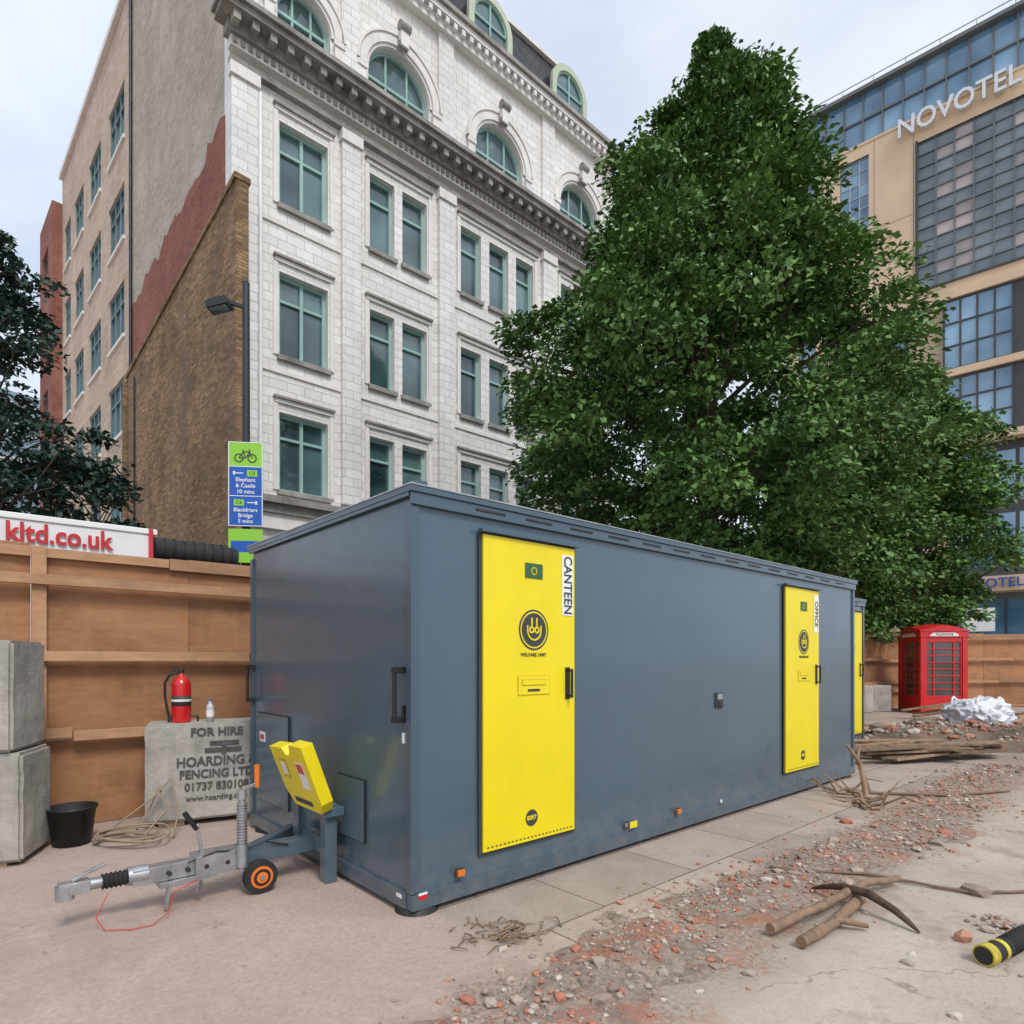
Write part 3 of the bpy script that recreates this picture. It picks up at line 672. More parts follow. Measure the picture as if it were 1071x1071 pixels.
arches=[(1.83,.70,16.72,17.88),(4.65,1.0,16.72,17.83),(8.42,1.0,16.72,17.83),(12.25,1.0,16.72,17.83)]
for cx,r,z0,zs in arches: holes.append((cx-r,cx+r,z0,zs+r,1))
wall(wl,0,LB,0,20.6,holes,m_fai,0,.38,m_tri)
for cx,r,z0,zs in arches:
    n=20
    for i in range(n):
        t0=math.pi*i/n;t1=math.pi*(i+1)/n
        xa,za=cx+r*math.cos(t0),zs+r*math.sin(t0); xb,zb=cx+r*math.cos(t1),zs+r*math.sin(t1)
        wl.quad((xa,0,za),(xa,0,zs+r),(xb,0,zs+r),(xb,0,zb),m_fai)
        wl.quad((xa,0,za),(xb,0,zb),(xb,.38,zb),(xa,.38,za),m_tri)
    tr.ring(cx,zs,r+.10,r+.34,-.10,-.001,m_tri,0,math.pi,26); tr.ring(cx,zs,r+.02,r+.098,-.05,-.001,m_tri,0,math.pi,26)
    tr.ring(cx,zs,r+.342,r+.40,-.14,-.001,m_tri,0,math.pi,26)
    for s_ in (-1,1): tr.box(cx+s_*(r+.10),cx+s_*(r+.34),-.09,-.001,16.72,zs-.002,m_tri); tr.box(cx+s_*(r+.06),cx+s_*(r+.38),-.13,-.0915,zs-.16,zs-.04,m_tri)
    tr.box(cx-.13,cx+.13,-.30,-.145,zs+r+.02,zs+r+.62,m_tri); tr.cyl((cx-.17,-.27,zs+r+.56),(cx+.17,-.27,zs+r+.56),.13,.13,m_cor,14); tr.cyl((cx-.14,-.2,zs+r+.1),(cx+.14,-.2,zs+r+.1),.09,.09,m_cor,12)
    y=.26
    gl.disc(cx,zs,r,y,m_gw,24,0,math.pi); gl.quad((cx-r,y,z0),(cx,y,z0),(cx,y,zs),(cx-r,y,zs),m_gw); gl.quad((cx,y,z0),(cx+r,y,z0),(cx+r,y,zs),(cx,y,zs),m_gw)
    fr.ring(cx,zs,r-.08,r,y-.08,y-.001,m_teal,0,math.pi,24)
    fr.box(cx-r,cx-r+.08,y-.08,y-.001,z0,zs,m_teal); fr.box(cx+r-.08,cx+r,y-.08,y-.001,z0,zs,m_teal)
    fr.box(cx-r+.08,cx+r-.08,y-.075,y-.001,zs-.04,zs+.04,m_teal); fr.box(cx-.03-r*.35,cx+.03-r*.35,y-.07,y-.001,z0+.08,zs+r*.88,m_teal); fr.box(cx-.03+r*.35,cx+.03+r*.35,y-.07,y-.001,z0+.08,zs+r*.88,m_teal)
    fr.box(cx-r+.08,cx+r-.08,y-.078,y-.001,z0,z0+.08,m_teal)
for bay in bays:
    a0=bay[0][0]; b0=bay[-1][1]
    for z0,z1 in rows:
        for a,b_ in bay:
            single=len(bay)==1
            window(fr,gl,a,b_,z0,z1,.26,2 if single else 1,2,m_teal,m_gw,.085,.09,[z0+(z1-z0)*.70])
            tr.box(a-.06,b_+.06,-.10,.20,z0-.12,z0-.001,m_cor)
        tr.box(a0-.12,b0+.12,-.06,-.001,z1+.22,z1+.32,m_tri); tr.box(a0-.16,b0+.16,-.12,-.001,z1+.322,z1+.38,m_cor)
        for s_,e_ in ((a0-.16,a0-.04),(b0+.04,b0+.16)): tr.box(s_,e_,-.04,-.001,z0,z1+.21,m_tri)
    for a,b_ in bay: window(fr,gl,a,b_,1.0,4.3,.30,1,3,m_teal,m_gw,.08,.09)
for a,b_ in ((-.0,.62),(2.82,3.36),(5.95,6.5),(10.3,10.9),(13.55,14.0)):
    wl.box(a,b_,-.14,-.001,5.62,15.3,m_fai); tr.box(a-.04,b_+.04,-.20,-.0015,15.3,15.58,m_tri); tr.box(a,b_,-.10,-.001,16.72,20.3,m_fai)
co_.box(-.1,LB+.1,-.40,-.0,5.30,5.46,m_cor); co_.box(-.05,LB+.05,-.25,-.0,5.08,5.298,m_cor); co_.box(-.05,LB+.05,-.16,-.0,4.7,5.078,m_tri)
for z in (8.62,12.32): co_.box(0,LB,-.045,-.001,z,z+.1,m_tri)
co_.box(-.35,LB+.35,-.70,-.001,16.42,16.56,m_cor); co_.box(-.42,LB+.42,-.80,-.001,16.562,16.68,m_cor)
co_.box(-.15,LB+.15,-.34,-.001,16.16,16.418,m_cor); co_.box(-.05,LB+.05,-.22,-.001,15.92,16.158,m_tri); co_.box(-.04,LB+.04,-.17,-.001,15.60,15.72,m_cor)
x=-.1
while x<LB+.1: co_.box(x,x+.16,-.62,-.345,16.22,16.415,m_cor); x+=.42
x=0
while x<LB: co_.box(x,x+.09,-.27,-.222,15.98,16.12,m_cor); x+=.18
co_.box(-.2,LB+.2,-.42,.5,20.602,20.78,m_tri); co_.box(-.1,LB+.1,-.25,-.001,20.3,20.6,m_tri); co_.box(-.28,LB+.28,-.52,.5,20.782,20.92,m_cor)
x=0
while x<LB: co_.box(x,x+.12,-.40,-.252,20.42,20.58,m_tri); x+=.3
co_.box(0,LB,.0,.25,20.922,21.25,m_tri)
rf.quad((0,.5,20.93),(LB,.5,20.93),(LB-.5,1.3,24.2),(0,1.3,24.2),m_slater)
rf.quad((LB,.5,20.93),(LB,9,20.93),(LB-.5,8,24.2),(LB-.5,1.3,24.2),m_slater)
rf.quad((0,1.3,24.2),(LB-.5,1.3,24.2),(LB-.5,8,24.2),(0,8,24.2),m_slater)
tr.box(0,LB-.45,1.15,1.35,24.2,24.34,m_tri)
for cx in (4.45,8.2,11.95):
    zc=22.25; r=.80
    tr.ring(cx,zc,r-.10,r+.12,.15,.28,m_copper,0,math.pi,22); tr.ring(cx,zc,r,r+.08,.285,1.6,m_slater,0,math.pi,22)
    tr.box(cx-r-.12,cx-r+.10,.15,.28,21.0,zc-.001,m_copper); tr.box(cx+r-.10,cx+r+.12,.15,.28,21.0,zc-.001,m_copper)
    tr.box(cx-r-.08,cx-r,.285,1.2,21.0,zc,m_slater); tr.box(cx+r,cx+r+.08,.285,1.2,21.0,zc,m_slater)
    gl.disc(cx,zc,r-.1,.27,m_gw,24,0,math.pi); gl.quad((cx-r+.1,.27,21),(cx+r-.1,.27,21),(cx+r-.1,.27,zc),(cx-r+.1,.27,zc),m_gw)
    fr.box(cx-.03,cx+.03,.21,.265,21.05,zc+r-.1,m_teal); fr.box(cx-r+.1,cx+r-.1,.215,.265,zc-.03,zc+.03,m_teal); fr.ring(cx,zc,r-.16,r-.101,.2,.265,m_teal,0,math.pi,20)
wl.quad((LB,0,0),(LB,10,0),(LB,10,20.6),(LB,0,20.6),m_fai); wl.quad((0,10,0),(0,10,20.6),(LB,10,20.6),(LB,10,0),m_fai)
wl.quad((0,.5,20.6),(LB,.5,20.6),(LB,10,20.6),(0,10,20.6),m_tri); wl.quad((0,0,0),(0,0,20.6),(0,10,20.6),(0,10,0),m_fai)
wl.obj('walls',wb); tr.obj('trim',wb); fr.obj('window_frames',wb); gl.obj('window_glass',wb); rf.obj('roof',wb); co_.obj('cornices',wb)
mb=MB(); mb.cyl((.66,-.17,5.5),(.66,-.17,15.2),.05,.05,m_white,10); mb.obj('drainpipe',wb)

# ------------------------------------------------------------------ brick building (flank)
FB=frame(CX-.03,CY+.06,-45.3)
bb=group('brick_office_building',FB)
m_stock=brick('brown_stock_brick',(.17,.098,.05),(.40,.255,.13),(.17,.13,.09),.225,.075,.010,.9,.45,.6,patch=(.17,.115,.07))
m_tan=brick('tan_brick',(.48,.36,.27),(.60,.475,.375),(.44,.39,.33),.45,.15,.012,.9,.18,.4)
m_rc=brick('grey_rendered_brick',(.33,.295,.235),(.46,.41,.34),(.37,.33,.28),.225,.075,.008,.95,.16,.35,patch=(.50,.46,.40))
m_rd=brick('red_brick',(.22,.065,.05),(.34,.115,.085),(.20,.11,.09),.225,.075,.010,.9,.3,.4,patch=(.30,.13,.10))
m_bfr=plain('bronze_window_frame',(.10,.17,.18),.45,0,.1,2)
m_gb2=glass('flank_glass',(.03,.07,.10),(.25,.38,.46),.5)
wl=MB();fr=MB();gl=MB();tr=MB()
HB=24.3
wall(wl,-8.7,0,0,HB,[],m_rc)
def ztop(x): return 12.45+(x-.78)*.165
xs_=[-8.68+8.66*i/60 for i in range(61)]
def rtop(x): return 13.35+.12*(x+8.7)+.12*math.sin(x*1.7)+.28*noise.noise(Vector((x*2.2,0,0)))+(.45 if x>-1.6 else 0)+(.3 if -5.2<x<-4 else 0)
def rbot(x): return 11.55+.085*(x+8.7)+.2*noise.noise(Vector((x*1.5,5,0)))
for p,q in zip(xs_,xs_[1:]):
    wl.quad((p,-.004,rbot(p)),(q,-.004,rbot(q)),(q,-.004,rtop(q)),(p,-.004,rtop(p)),m_rd)
pr=[(-8.7,0),(.78,0),(.78,ztop(.78)),(-8.7,ztop(-8.7))]
vs=[(a,-.14,b_) for a,b_ in pr]+[(a,.14,b_) for a,b_ in pr]
wl.add(vs,[(0,1,2,3),(7,6,5,4),(0,4,5,1),(1,5,6,2),(2,6,7,3),(3,7,4,0)],m_stock)
pr=[(-8.7,ztop(-8.7)+.001),(.80,ztop(.80)+.001),(.80,ztop(.8)+.13),(-8.7,ztop(-8.7)+.13)]
vs=[(a,-.19,b_) for a,b_ in pr]+[(a,.18,b_) for a,b_ in pr]
wl.add(vs,[(0,1,2,3),(7,6,5,4),(0,4,5,1),(1,5,6,2),(2,6,7,3),(3,7,4,0)],m_stock)
wl.box(-8.76,-8.62,-.26,-.142,0,10.8,m_stock)
cols=[(-11.7,-9.6),(-15.0,-13.1),(-17.9,-16.2),(-20.2,-18.9)]
zr=[3.7,7.1,10.4,13.75,17.15,20.65]
hs=[(a,b_,z-.95,z+.95) for a,b_ in cols for z in zr]
wall(wl,-20.9,-8.7,0,HB,hs,m_tan,0,.28,m_tan)
for a,b_,c,d in hs:
    window(fr,gl,a,b_,c,d,.12,3,2,m_bfr,m_gb2,.08,.08,[c+(d-c)*.68]); tr.box(a-.1,b_+.1,-.07,.03,c-.12,c-.001,m_tri); tr.box(a-.05,b_+.05,-.02,-.001,d+.001,d+.25,m_tan)
tr.box(-20.9,.3,-.14,.3,HB,HB+.25,m_tri)
HR=23.2
wall(wl,-24.3,-20.9,0,HR,[( -23.6,-22.0,z-.9,z+.9) for z in zr],m_rd,-.4,.3,m_rd)
for z in zr: window(fr,gl,-23.6,-22.0,z-.9,z+.9,-.18,2,2,m_bfr,m_gb2,.09,.08)
wl.quad((-20.9,-.4,0),(-20.9,6,0),(-20.9,6,HR),(-20.9,-.4,HR),m_rd); wl.quad((-24.3,-.4,HR),(-20.9,-.4,HR),(-20.9,6,HR),(-24.3,6,HR),m_rc); wl.quad((-24.3,-.4,0),(-24.3,-.4,HR),(-24.3,6,HR),(-24.3,6,0),m_rd)
wl.quad((0,.001,0),(-1.6,5,0),(-1.6,5,HB),(0,.001,HB),m_rc); wl.add([(-20.9,0,HB),(0,0,HB),(-1.6,5,HB),(-20.9,5,HB)],[(0,1,2,3)],m_rc); wl.quad((-20.9,5,0),(-20.9,5,HB),(-1.6,5,HB),(-1.6,5,0),m_rc)
wl.obj('walls',bb); fr.obj('window_frames',bb); gl.obj('window_glass',bb); tr.obj('trim',bb)
mb=MB(); mb.cyl((-7.6,-.18,0),(-7.6,-.18,10.6),.03,.03,m_dsteel,8); mb.cyl((-8.55,-.06,11),(-8.55,-.06,HB),.05,.05,m_dsteel,8); mb.obj('cable_pipe',bb)

dt=group('glass_office_tower',frame(-62,66,-30))
m_gb=glass('tower_glass',(.10,.17,.21),(.22,.32,.38),.4)
mb=MB(); mb.box(0,16,0,12,0,27,m_gb); mb.obj('glazing',dt)
m_span=plain('tower_spandrel',(.5,.52,.54),.6)
mb=MB()
for i in range(10): mb.box(-.1,16.1,-.12,12.1,2.6*i+2.2,2.6*i+2.6,m_span)
for i in range(12): mb.box(i*1.45,i*1.45+.15,-.16,-.13,0,27,m_span)
mb.obj('floor_bands',dt)

# ------------------------------------------------------------------ hotel
FH=frame(30.5,37.9,-41.2)
ht=group('hotel_building',FH)
m_bei=plain('beige_cladding',(.64,.47,.31),.7,0,.08,.4,.1,6,streak=.08)
m_joint=plain('cladding_joint',(.30,.22,.15),.8)
m_gp=plain('grey_panel',(.13,.145,.15),.4,0,.15,.8)
m_hg=glass('hotel_glass',(.04,.12,.22),(.26,.45,.62),.35)
m_hg2=glass('hotel_room_glass',(.26,.24,.24),(.56,.46,.43),.5,.15,.5)
m_gp2=glass('hotel_grey_glass',(.09,.115,.13),(.24,.29,.31),.4,.12,.6)
m_alu=plain('aluminium',(.40,.42,.44),.4,.3,.1)
m_darkcl=plain('dark_cladding',(.05,.05,.055),.5)
wl=MB();fr=MB();gl=MB()
X0,X1=-13.2,9
dk=(-9.6,-7.8,31.2,36.4)
hs=[dk,(-7.2,-5.4,21.8,24.8),(-10.4,-9.0,23.0,24.8),(-12.4,-11.2,21.8,24.8),(-7.2,-5.4,17.0,19.8),(-10.4,-9.0,17.0,19.8),(-12.4,-11.2,17,19.8),(-12.4,-11.2,31.2,36.4),(-4.95,9,25.8,35.6)]
wall(wl,X0,X1,6.2,37.2,hs,m_bei,0,.35,m_darkcl)
for z in (9.3,12.4,15.5,20.6,25.3,28.4,31.0): fr.box(X0,-5.2,-.006,-.001,z,z+.04,m_joint)
for x in (-10.9,-7.5,-5.2): fr.box(x,x+.04,-.007,-.0012,6.2,37.2,m_joint)
window(fr,gl,*dk,.2,3,6,m_alu,m_hg,.07,.07); window(fr,gl,*hs[7],.2,2,6,m_alu,m_hg,.07,.07)
for h in hs[1:7]: window(fr,gl,*h[:4],.2,3,2,m_alu,m_hg,.07,.07)
a,b_,c,d=-4.95,9,25.8,35.6
ncol=14; nrow=12; dx=(b_-a)/ncol; dz=(d-c)/nrow
for i in range(ncol):
    for j in range(nrow):
        room_pane=(j%3==1 or (j%3==2 and i%2==0)) and (i%4 in (1,2))  # room-window panes of the grid get the paler, warmer glass colour
        rm=m_hg2 if room_pane else m_gp2
        gl.quad((a+i*dx,.20,c+j*dz),(a+(i+1)*dx,.20,c+j*dz),(a+(i+1)*dx,.20,c+(j+1)*dz),(a+i*dx,.20,c+(j+1)*dz),rm)
for i in range(ncol+1): fr.box(a+i*dx-.04,a+i*dx+.04,.10,.19,c,d,m_gp)
for j in range(nrow+1): fr.box(a,b_,.11,.189,c+j*dz-.04,c+j*dz+.04,m_gp)
fr.box(a-.12,a,-.1,.2,c-.1,d+.1,m_darkcl); fr.box(a,b_,-.1,.2,c-.12,c,m_darkcl)
for i in range(18):
    x=X0+.2+i*1.2
    for z0,z1 in ((37.35,39.1),(39.1,40.9)): gl.quad((x,.25,z0),(x+1.2,.25,z0),(x+1.2,.25,z1),(x,.25,z1),m_hg)
    fr.box(x-.05,x+.05,.12,.24,37.35,40.9,m_gp)
fr.box(X0,X1,.1,.26,39.04,39.16,m_gp)
wl.box(X0-.1,X1,-.25,14,40.9,41.15,m_gp); wl.box(X0-.05,X1,-.05,.4,37.2,37.36,m_bei); wl.quad((X0+.2,.25,37.3),(X0+.2,12,37.3),(X0+.2,12,40.9),(X0+.2,.25,40.9),m_hg)
fr.cyl((X0,-.1,41.6),(X1,-.1,41.6),.035,.035,m_alu,6)
for i in range(12): fr.cyl((X0+i*1.9,-.1,41.1),(X0+i*1.9,-.1,41.6),.03,.03,m_alu,6)
for z0,z1 in ((19.7,24.0),(15.3,19.1)):
    a,b_=-3.4,.0
    for i in range(4):
        for j in range(3):
            p=a+(b_-a)*i/4;q=a+(b_-a)*(i+1)/4;u=z0+(z1-z0)*j/3;v=z0+(z1-z0)*(j+1)/3
            gl.quad((p,-1.0,u),(q,-1.0,u),(q,-1.0,v),(p,-1.0,v),m_hg)
    for i in range(5): x=a+(b_-a)*i/4; fr.box(x-.05,x+.05,-1.07,-1.005,z0,z1,m_darkcl)
    for j in range(4): z=z0+(z1-z0)*j/3; fr.box(a,b_,-1.065,-1.005,z-.05,z+.05,m_darkcl)
    gl.quad((a,-1,z0),(a,0,z0),(a,0,z1),(a,-1,z1),m_hg); wl.box(b_+.001,b_+5,-1.0,-.01,z0,z1,m_darkcl)
    wl.box(a-.25,b_+5.2,-1.25,-.01,z0-.5,z0-.06,m_bei)
wl.box(-3.65,5.2,-1.25,-.01,24.06,24.5,m_bei)
wl.box(-3.2,6,-.4,-.01,6.6,14.7,m_darkcl)
for i in range(5):
    for z0,z1 in ((7.2,10.4),(11.1,14.2)): gl.quad((-3.0+i*1.1,-.41,z0),(-2.1+i*1.1,-.41,z0),(-2.1+i*1.1,-.41,z1),(-3.0+i*1.1,-.41,z1),m_hg)
wl.box(X0,-4.2,.3,.6,0,6.2,m_darkcl); wl.box(-4.2,X1,.0,.6,0,6.2,m_gp)
for x in (-12.6,-9.4,-6.4,-4.3): wl.box(x,x+.7,-.02,.3,0,6.2,m_bei)
wl.box(-4,6,-1.6,-.01,5.6,6.5,m_bei); gl.quad((-3.2,-.01,.4),(2.5,-.01,.4),(2.5,-.01,5.2),(-3.2,-.01,5.2),m_hg)
for i in range(5): fr.box(-3.2+i*1.4,-3.1+i*1.4,-.09,-.012,.4,5.2,m_darkcl)
wl.quad((X0,0,0),(X0,0,37.2),(X0,14,37.2),(X0,14,0),m_bei); wl.quad((X0,14,0),(X0,14,41),(X1,14,41),(X1,14,0),m_bei); wl.quad((X1,0,0),(X1,14,0),(X1,14,41),(X1,0,41),m_bei)
wl.box(-2.4,-.8,-1.66,-1.61,3.2,4.6,m_lbl)
wl.obj('walls',ht); fr.obj('window_frames',ht); gl.obj('window_glass',ht)
m_sign=plain('sign_metal',(.66,.68,.70),.35,.2,.05)
text('hotel_sign','NOVOTEL',1.75,m_sign,ht,(-2.85,-.30,36.75),ext=.12,bold=.02,sx=.80)
text('hotel_sign','NOVOTEL',.75,plain('sign_blue',(.02,.07,.30),.4),ht,(-1.2,-1.75,6.05),ext=.05,bold=.01)

# ------------------------------------------------------------------ lamp post and cycle sign
lp=group('street_lamp',frame(-3.84,9.0,0))
mb=MB(); m_post=plain('black_post_paint',(.018,.02,.025),.45)
mb.cyl((0,0,0),(0,0,1.2),.085,.085,m_post); mb.cyl((0,0,1.2),(0,0,6.9),.062,.05,m_post); mb.cyl((0,0,6.9),(0,0,6.93),.055,.03,m_post)
mb.beam((0,0,6.55),(-.28,-.05,6.62),.05,.05,m_post)
M=Matrix.Translation((-.34,-.06,6.54))@Matrix.Rotation(R(-14),4,'Y')
mb.box(-.17,.15,-.11,.11,-.04,.05,m_post,M); mb.box(-.14,.12,-.08,.08,.051,.09,m_post,M); mb.box(-.15,.10,-.09,.09,-.050,-.041,m_tglass,M)
mb.obj('post',lp)
m_sg=plain('sign_green',(.25,.55,.04),.4,0,.03); m_sb=plain('sign_blue_face',(.01,.09,.42),.4,0,.03)
sg=group('cycle_route_sign',frame(-3.80,8.90,8))
mb=MB()
mb.box(-.235,.235,-.012,.0,4.22,4.57,m_sg); mb.box(-.235,.235,-.0122,.0,3.37,4.218,m_sb); mb.box(-.235,.235,-.012,0,2.85,3.33,m_sg)
for x in (-.228,.228): mb.box(x-.006,x+.006,-.0145,-.0125,3.37,4.57,m_white)
for z in (4.564,4.219,3.80,3.376): mb.box(-.22,.22,-.0145,-.0125,z-.005,z+.005,m_white)
zc=4.34
for x in (-.09,.09): mb.ring(x,zc,.048,.064,-.016,-.0125,m_dgrey,0,2*math.pi,20)
for p,q in (((-.09,zc),(-.03,zc+.09)),((-.03,zc+.09),(.06,zc+.09)),((.06,zc+.09),(.09,zc)),((-.03,zc+.09),(.0,zc)),((0,zc),(.06,zc+.09)),((-.09,zc),(0,zc)),((.06,zc+.09),(.05,zc+.13)),((-.03,zc+.09),(-.04,zc+.12))):
    mb.beam((p[0],-.015,p[1]),(q[0],-.015,q[1]),.004,.013,m_dgrey)
mb.box(.02,.16,-.015,-.0125,4.08,4.17,m_sg); mb.box(-.16,-.03,-.015,-.0125,4.118,4.132,m_white); mb.box(-.17,-.14,-.015,-.0125,4.10,4.15,m_white)
mb.box(-.16,-.02,-.015,-.0125,3.66,3.75,m_sg); mb.box(.02,.15,-.015,-.0125,3.70,3.714,m_white); mb.box(.13,.16,-.015,-.0125,3.68,3.73,m_white)
for z in (3.5,4.1,3.0): mb.box(-.08,.08,.001,.05,z,z+.03,m_galv)
mb.box(-.2,.2,-.014,-.0125,3.0,3.16,m_sb)
mb.obj('panels',sg)
for s_,z in (('Elephant',4.03),('& Castle',3.945),('10 mins',3.86),('Blackfriars',3.60),('Bridge',3.52),('5 mins',3.44)): text('sign_lettering',s_,.078,m_white,sg,(0,-.0145,z),bold=.001)
text('sign_lettering','C4',.07,m_dgrey,sg,(.09,-.016,4.125)); text('sign_lettering','C6',.07,m_dgrey,sg,(-.09,-.016,3.705))
mb=MB(); mb.cyl((0,0,0),(0,0,2.9),.04,.04,m_post,10); mb.cyl((0,-.05,2.65),(0,-.06,2.65),.33,.33,m_dgrey,24); mb.cyl((0,-.062,2.65),(0,-.066,2.65),.22,.22,m_lbl,24); mb.cyl((0,-.067,2.65),(0,-.07,2.65),.16,.16,m_dgrey,24)
mb.obj('traffic_sign',None,frame(11.8,20.5,15))

# ------------------------------------------------------------------ lorry behind the fence
lr=group('tanker_lorry',FC)
mb=MB()
mb.box(-7,-.08,6.04,8.4,1.15,3.13,m_white); mb.box(-7,-.0,6.02,6.038,3.07,3.14,m_lbl); mb.box(-.10,-.05,6.0,6.036,1.2,3.14,m_red)
mb.box(-8.8,1.2,6.5,8.0,.7,1.1,m_dsteel)
for x in (-7.9,-2.2,-.9):
    for y in (6.1,8.1): mb.cyl((x,y,.5),(x,y+.3,.5),.5,.5,m_rub,24); mb.cyl((x,y-.01,.5),(x,y+.31,.5),.26,.26,m_galv,18)
mb.box(-9.2,-7.2,6.1,8.3,.9,2.9,m_white)
for i in range(9): mb.cyl((.02+i*.12,6.35,2.93),(.10+i*.12,6.35,2.93),.17,.17,m_rub,20); mb.cyl((.10+i*.12,6.35,2.93),(.14+i*.12,6.35,2.93),.15,.15,m_rub,20)
mb.box(.0,1.1,6.2,6.5,1.1,2.75,m_dsteel)
mb.obj('body',lr,None,.02,2)
text('lettering','kltd.co.uk',.31,plain('lettering_red',(.5,.02,.02),.5),lr,(-.50,6.012,2.915),align='RIGHT',bold=.008,sx=.84)

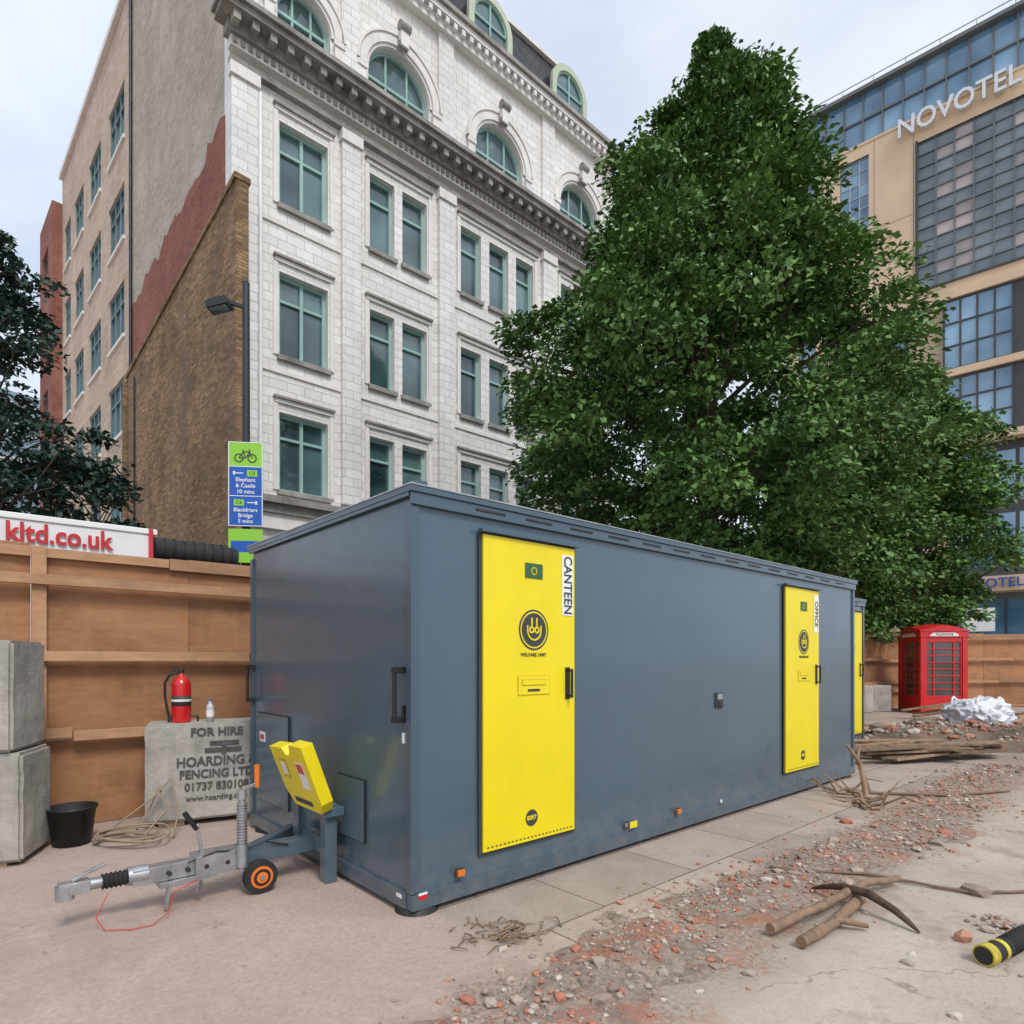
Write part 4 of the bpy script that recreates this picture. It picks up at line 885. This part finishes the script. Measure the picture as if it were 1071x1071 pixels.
# ------------------------------------------------------------------ trees
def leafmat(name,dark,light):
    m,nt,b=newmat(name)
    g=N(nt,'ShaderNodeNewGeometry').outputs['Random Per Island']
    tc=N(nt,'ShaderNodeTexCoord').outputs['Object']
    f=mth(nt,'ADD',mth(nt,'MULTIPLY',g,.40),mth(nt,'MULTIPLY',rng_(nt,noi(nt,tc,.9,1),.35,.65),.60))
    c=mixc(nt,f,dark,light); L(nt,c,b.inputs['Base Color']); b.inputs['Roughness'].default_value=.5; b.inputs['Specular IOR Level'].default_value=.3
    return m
m_bark=plain('bark',(.10,.075,.055),.9,0,.3,6,.7,25,.02)
def tree(name,M,zs,rs,ox,oy,ncl,nlv,ls,mat,cr=(.4,.85),seed=1,gap=.42,trunk=.22,inner=.25,lobe=.32):
    g=np.random.default_rng(seed); e=group(name,M)
    z0,z1=zs[0],zs[-1]
    C=[];RR=[]
    tries=0
    while len(C)<ncl and tries<ncl*30:
        tries+=1
        z=g.uniform(z0,z1); r=np.interp(z,zs,rs)
        if g.random()>(r/max(rs))**1.0+.12: continue
        a=g.uniform(0,2*math.pi)
        k=math.sqrt(g.uniform(.0,.6)) if g.random()<inner else g.uniform(.74,1.0)
        lob=1+lobe*noise.noise(Vector((math.cos(a)*1.8,math.sin(a)*1.8,z*.75+seed)))*1.8
        rad=max(0,r*lob*k-.25)
        x=np.interp(z,zs,ox)+rad*math.cos(a); y=np.interp(z,zs,oy)+rad*math.sin(a)
        if noise.noise(Vector((x*.75,y*.75,z*.9+seed*3)))<-gap*.5 : continue
        C.append((x,y,z)); RR.append(g.uniform(*cr)*(.5+.5*min(1,r/(.5*max(rs)))))
    C=np.array(C);RR=np.array(RR); n=len(C)
    idx=np.repeat(np.arange(n),nlv); m_=len(idx)
    d=g.normal(size=(m_,3)); d/=np.linalg.norm(d,axis=1)[:,None]
    d[:,2]=np.where(d[:,2]<-.3,-d[:,2]*.6,d[:,2])
    rad=RR[idx]*g.uniform(.35,1.12,m_)**.7
    P=C[idx]+d*rad[:,None]*np.array([1.15,1.15,.58])
    P[:,2]-=.16*rad*(d[:,0]**2+d[:,1]**2)
    axis=np.array([np.interp(C[idx,2],zs,ox),np.interp(C[idx,2],zs,oy)]).T
    out=np.zeros((m_,3)); out[:,:2]=C[idx,:2]-axis; out/= (np.linalg.norm(out,axis=1)[:,None]+.4)
    tip=d*.6+out*.8+g.normal(size=(m_,3))*.5; tip[:,2]-=.35; tip/=np.linalg.norm(tip,axis=1)[:,None]
    nr=np.array([0,0,1.])+out*.4+g.normal(size=(m_,3))*.5
    side=np.cross(tip,nr); side/=np.linalg.norm(side,axis=1)[:,None]+1e-6
    up=np.cross(side,tip)
    l=ls*g.uniform(.6,1.3,m_)[:,None]; w_=l*g.uniform(.24,.36,m_)[:,None]
    V=np.stack([P-tip*l*.5,P+side*w_+up*l*.06,P+tip*l*.5-up*l*.1,P-side*w_+up*l*.06],axis=1).reshape(-1,3)
    F=np.arange(m_*4).reshape(-1,4)
    me=bpy.data.meshes.new('foliage'); me.vertices.add(len(V)); me.vertices.foreach_set('co',V.ravel())
    me.loops.add(m_*4); me.loops.foreach_set('vertex_index',F.ravel()); me.polygons.add(m_); me.polygons.foreach_set('loop_start',np.arange(m_)*4)
    me.update(calc_edges=True); me.materials.append(mat)
    o=bpy.data.objects.new('foliage',me); COL.objects.link(o); o.parent=e
    mb=MB(); zt=z1*.9; pts=[];rr_=[]
    for i in range(9):
        z=zt*i/8; pts.append((np.interp(z,zs,ox)*min(1,z/z0*.5)+.05*math.sin(i*1.7),np.interp(z,zs,oy)*min(1,z/z0*.5)+.05*math.cos(i*2.1),z)); rr_.append(trunk*(1-.85*i/8)*(1.35 if i==0 else 1))
    mb.tube(pts,rr_,m_bark,12)
    for k in g.choice(n,min(n,90),replace=False):
        c=C[k]; zb=max(z0*.6,c[2]-np.hypot(c[0]-np.interp(c[2],zs,ox),c[1])*.55-.3); t=min(zb/zt,1)
        b0=Vector((np.interp(zb,[p[2] for p in pts],[p[0] for p in pts]),np.interp(zb,[p[2] for p in pts],[p[1] for p in pts]),zb))
        c=Vector(c); mid=(b0+c)/2+Vector((g.normal()*.15,g.normal()*.15,.2)); r0=trunk*.38*(1-.7*t)
        mb.tube([tuple(b0),tuple(mid),tuple(c)],[r0,r0*.6,.012],m_bark,7)
    mb.obj('trunk_and_limbs',e)
    return e
m_leaf=leafmat('leaves',(.034,.088,.026),(.165,.30,.075))
m_leaf2=leafmat('leaves_bright',(.04,.105,.028),(.185,.33,.075))
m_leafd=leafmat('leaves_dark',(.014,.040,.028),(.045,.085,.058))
tree('broadleaf_tree',frame(4.18,14.0,0),[2.6,3.6,4.6,5.5,7.0,8.4,9.7,11.2,12.8,14.2,15.3],[2.0,3.1,3.8,4.1,4.4,3.85,3.35,2.45,1.75,.95,.15],[.3,.3,.3,.2,-.2,-.2,.2,.15,.25,.3,.3],[0]*11,1000,185,.145,m_leaf,(.36,.80),3,.62,.28,lobe=.28)
tree('broadleaf_tree',frame(14.0,22.0,0),[2.4,3.2,5,7,9,11,12.2],[1.6,2.4,2.9,2.6,2.1,1.3,.4],[.2,.2,.2,.1,-.1,-.4,-.5],[0]*7,360,140,.19,m_leaf2,(.45,.8),8,.5,.2)
tree('broadleaf_tree',frame(10.0,19.0,0),[2.0,3.0,4.5,6,7.2,8.2],[1.3,2.1,2.4,2.0,1.2,.4],[0]*6,[0]*6,230,140,.17,m_leaf,(.45,.8),12,.5,.16)
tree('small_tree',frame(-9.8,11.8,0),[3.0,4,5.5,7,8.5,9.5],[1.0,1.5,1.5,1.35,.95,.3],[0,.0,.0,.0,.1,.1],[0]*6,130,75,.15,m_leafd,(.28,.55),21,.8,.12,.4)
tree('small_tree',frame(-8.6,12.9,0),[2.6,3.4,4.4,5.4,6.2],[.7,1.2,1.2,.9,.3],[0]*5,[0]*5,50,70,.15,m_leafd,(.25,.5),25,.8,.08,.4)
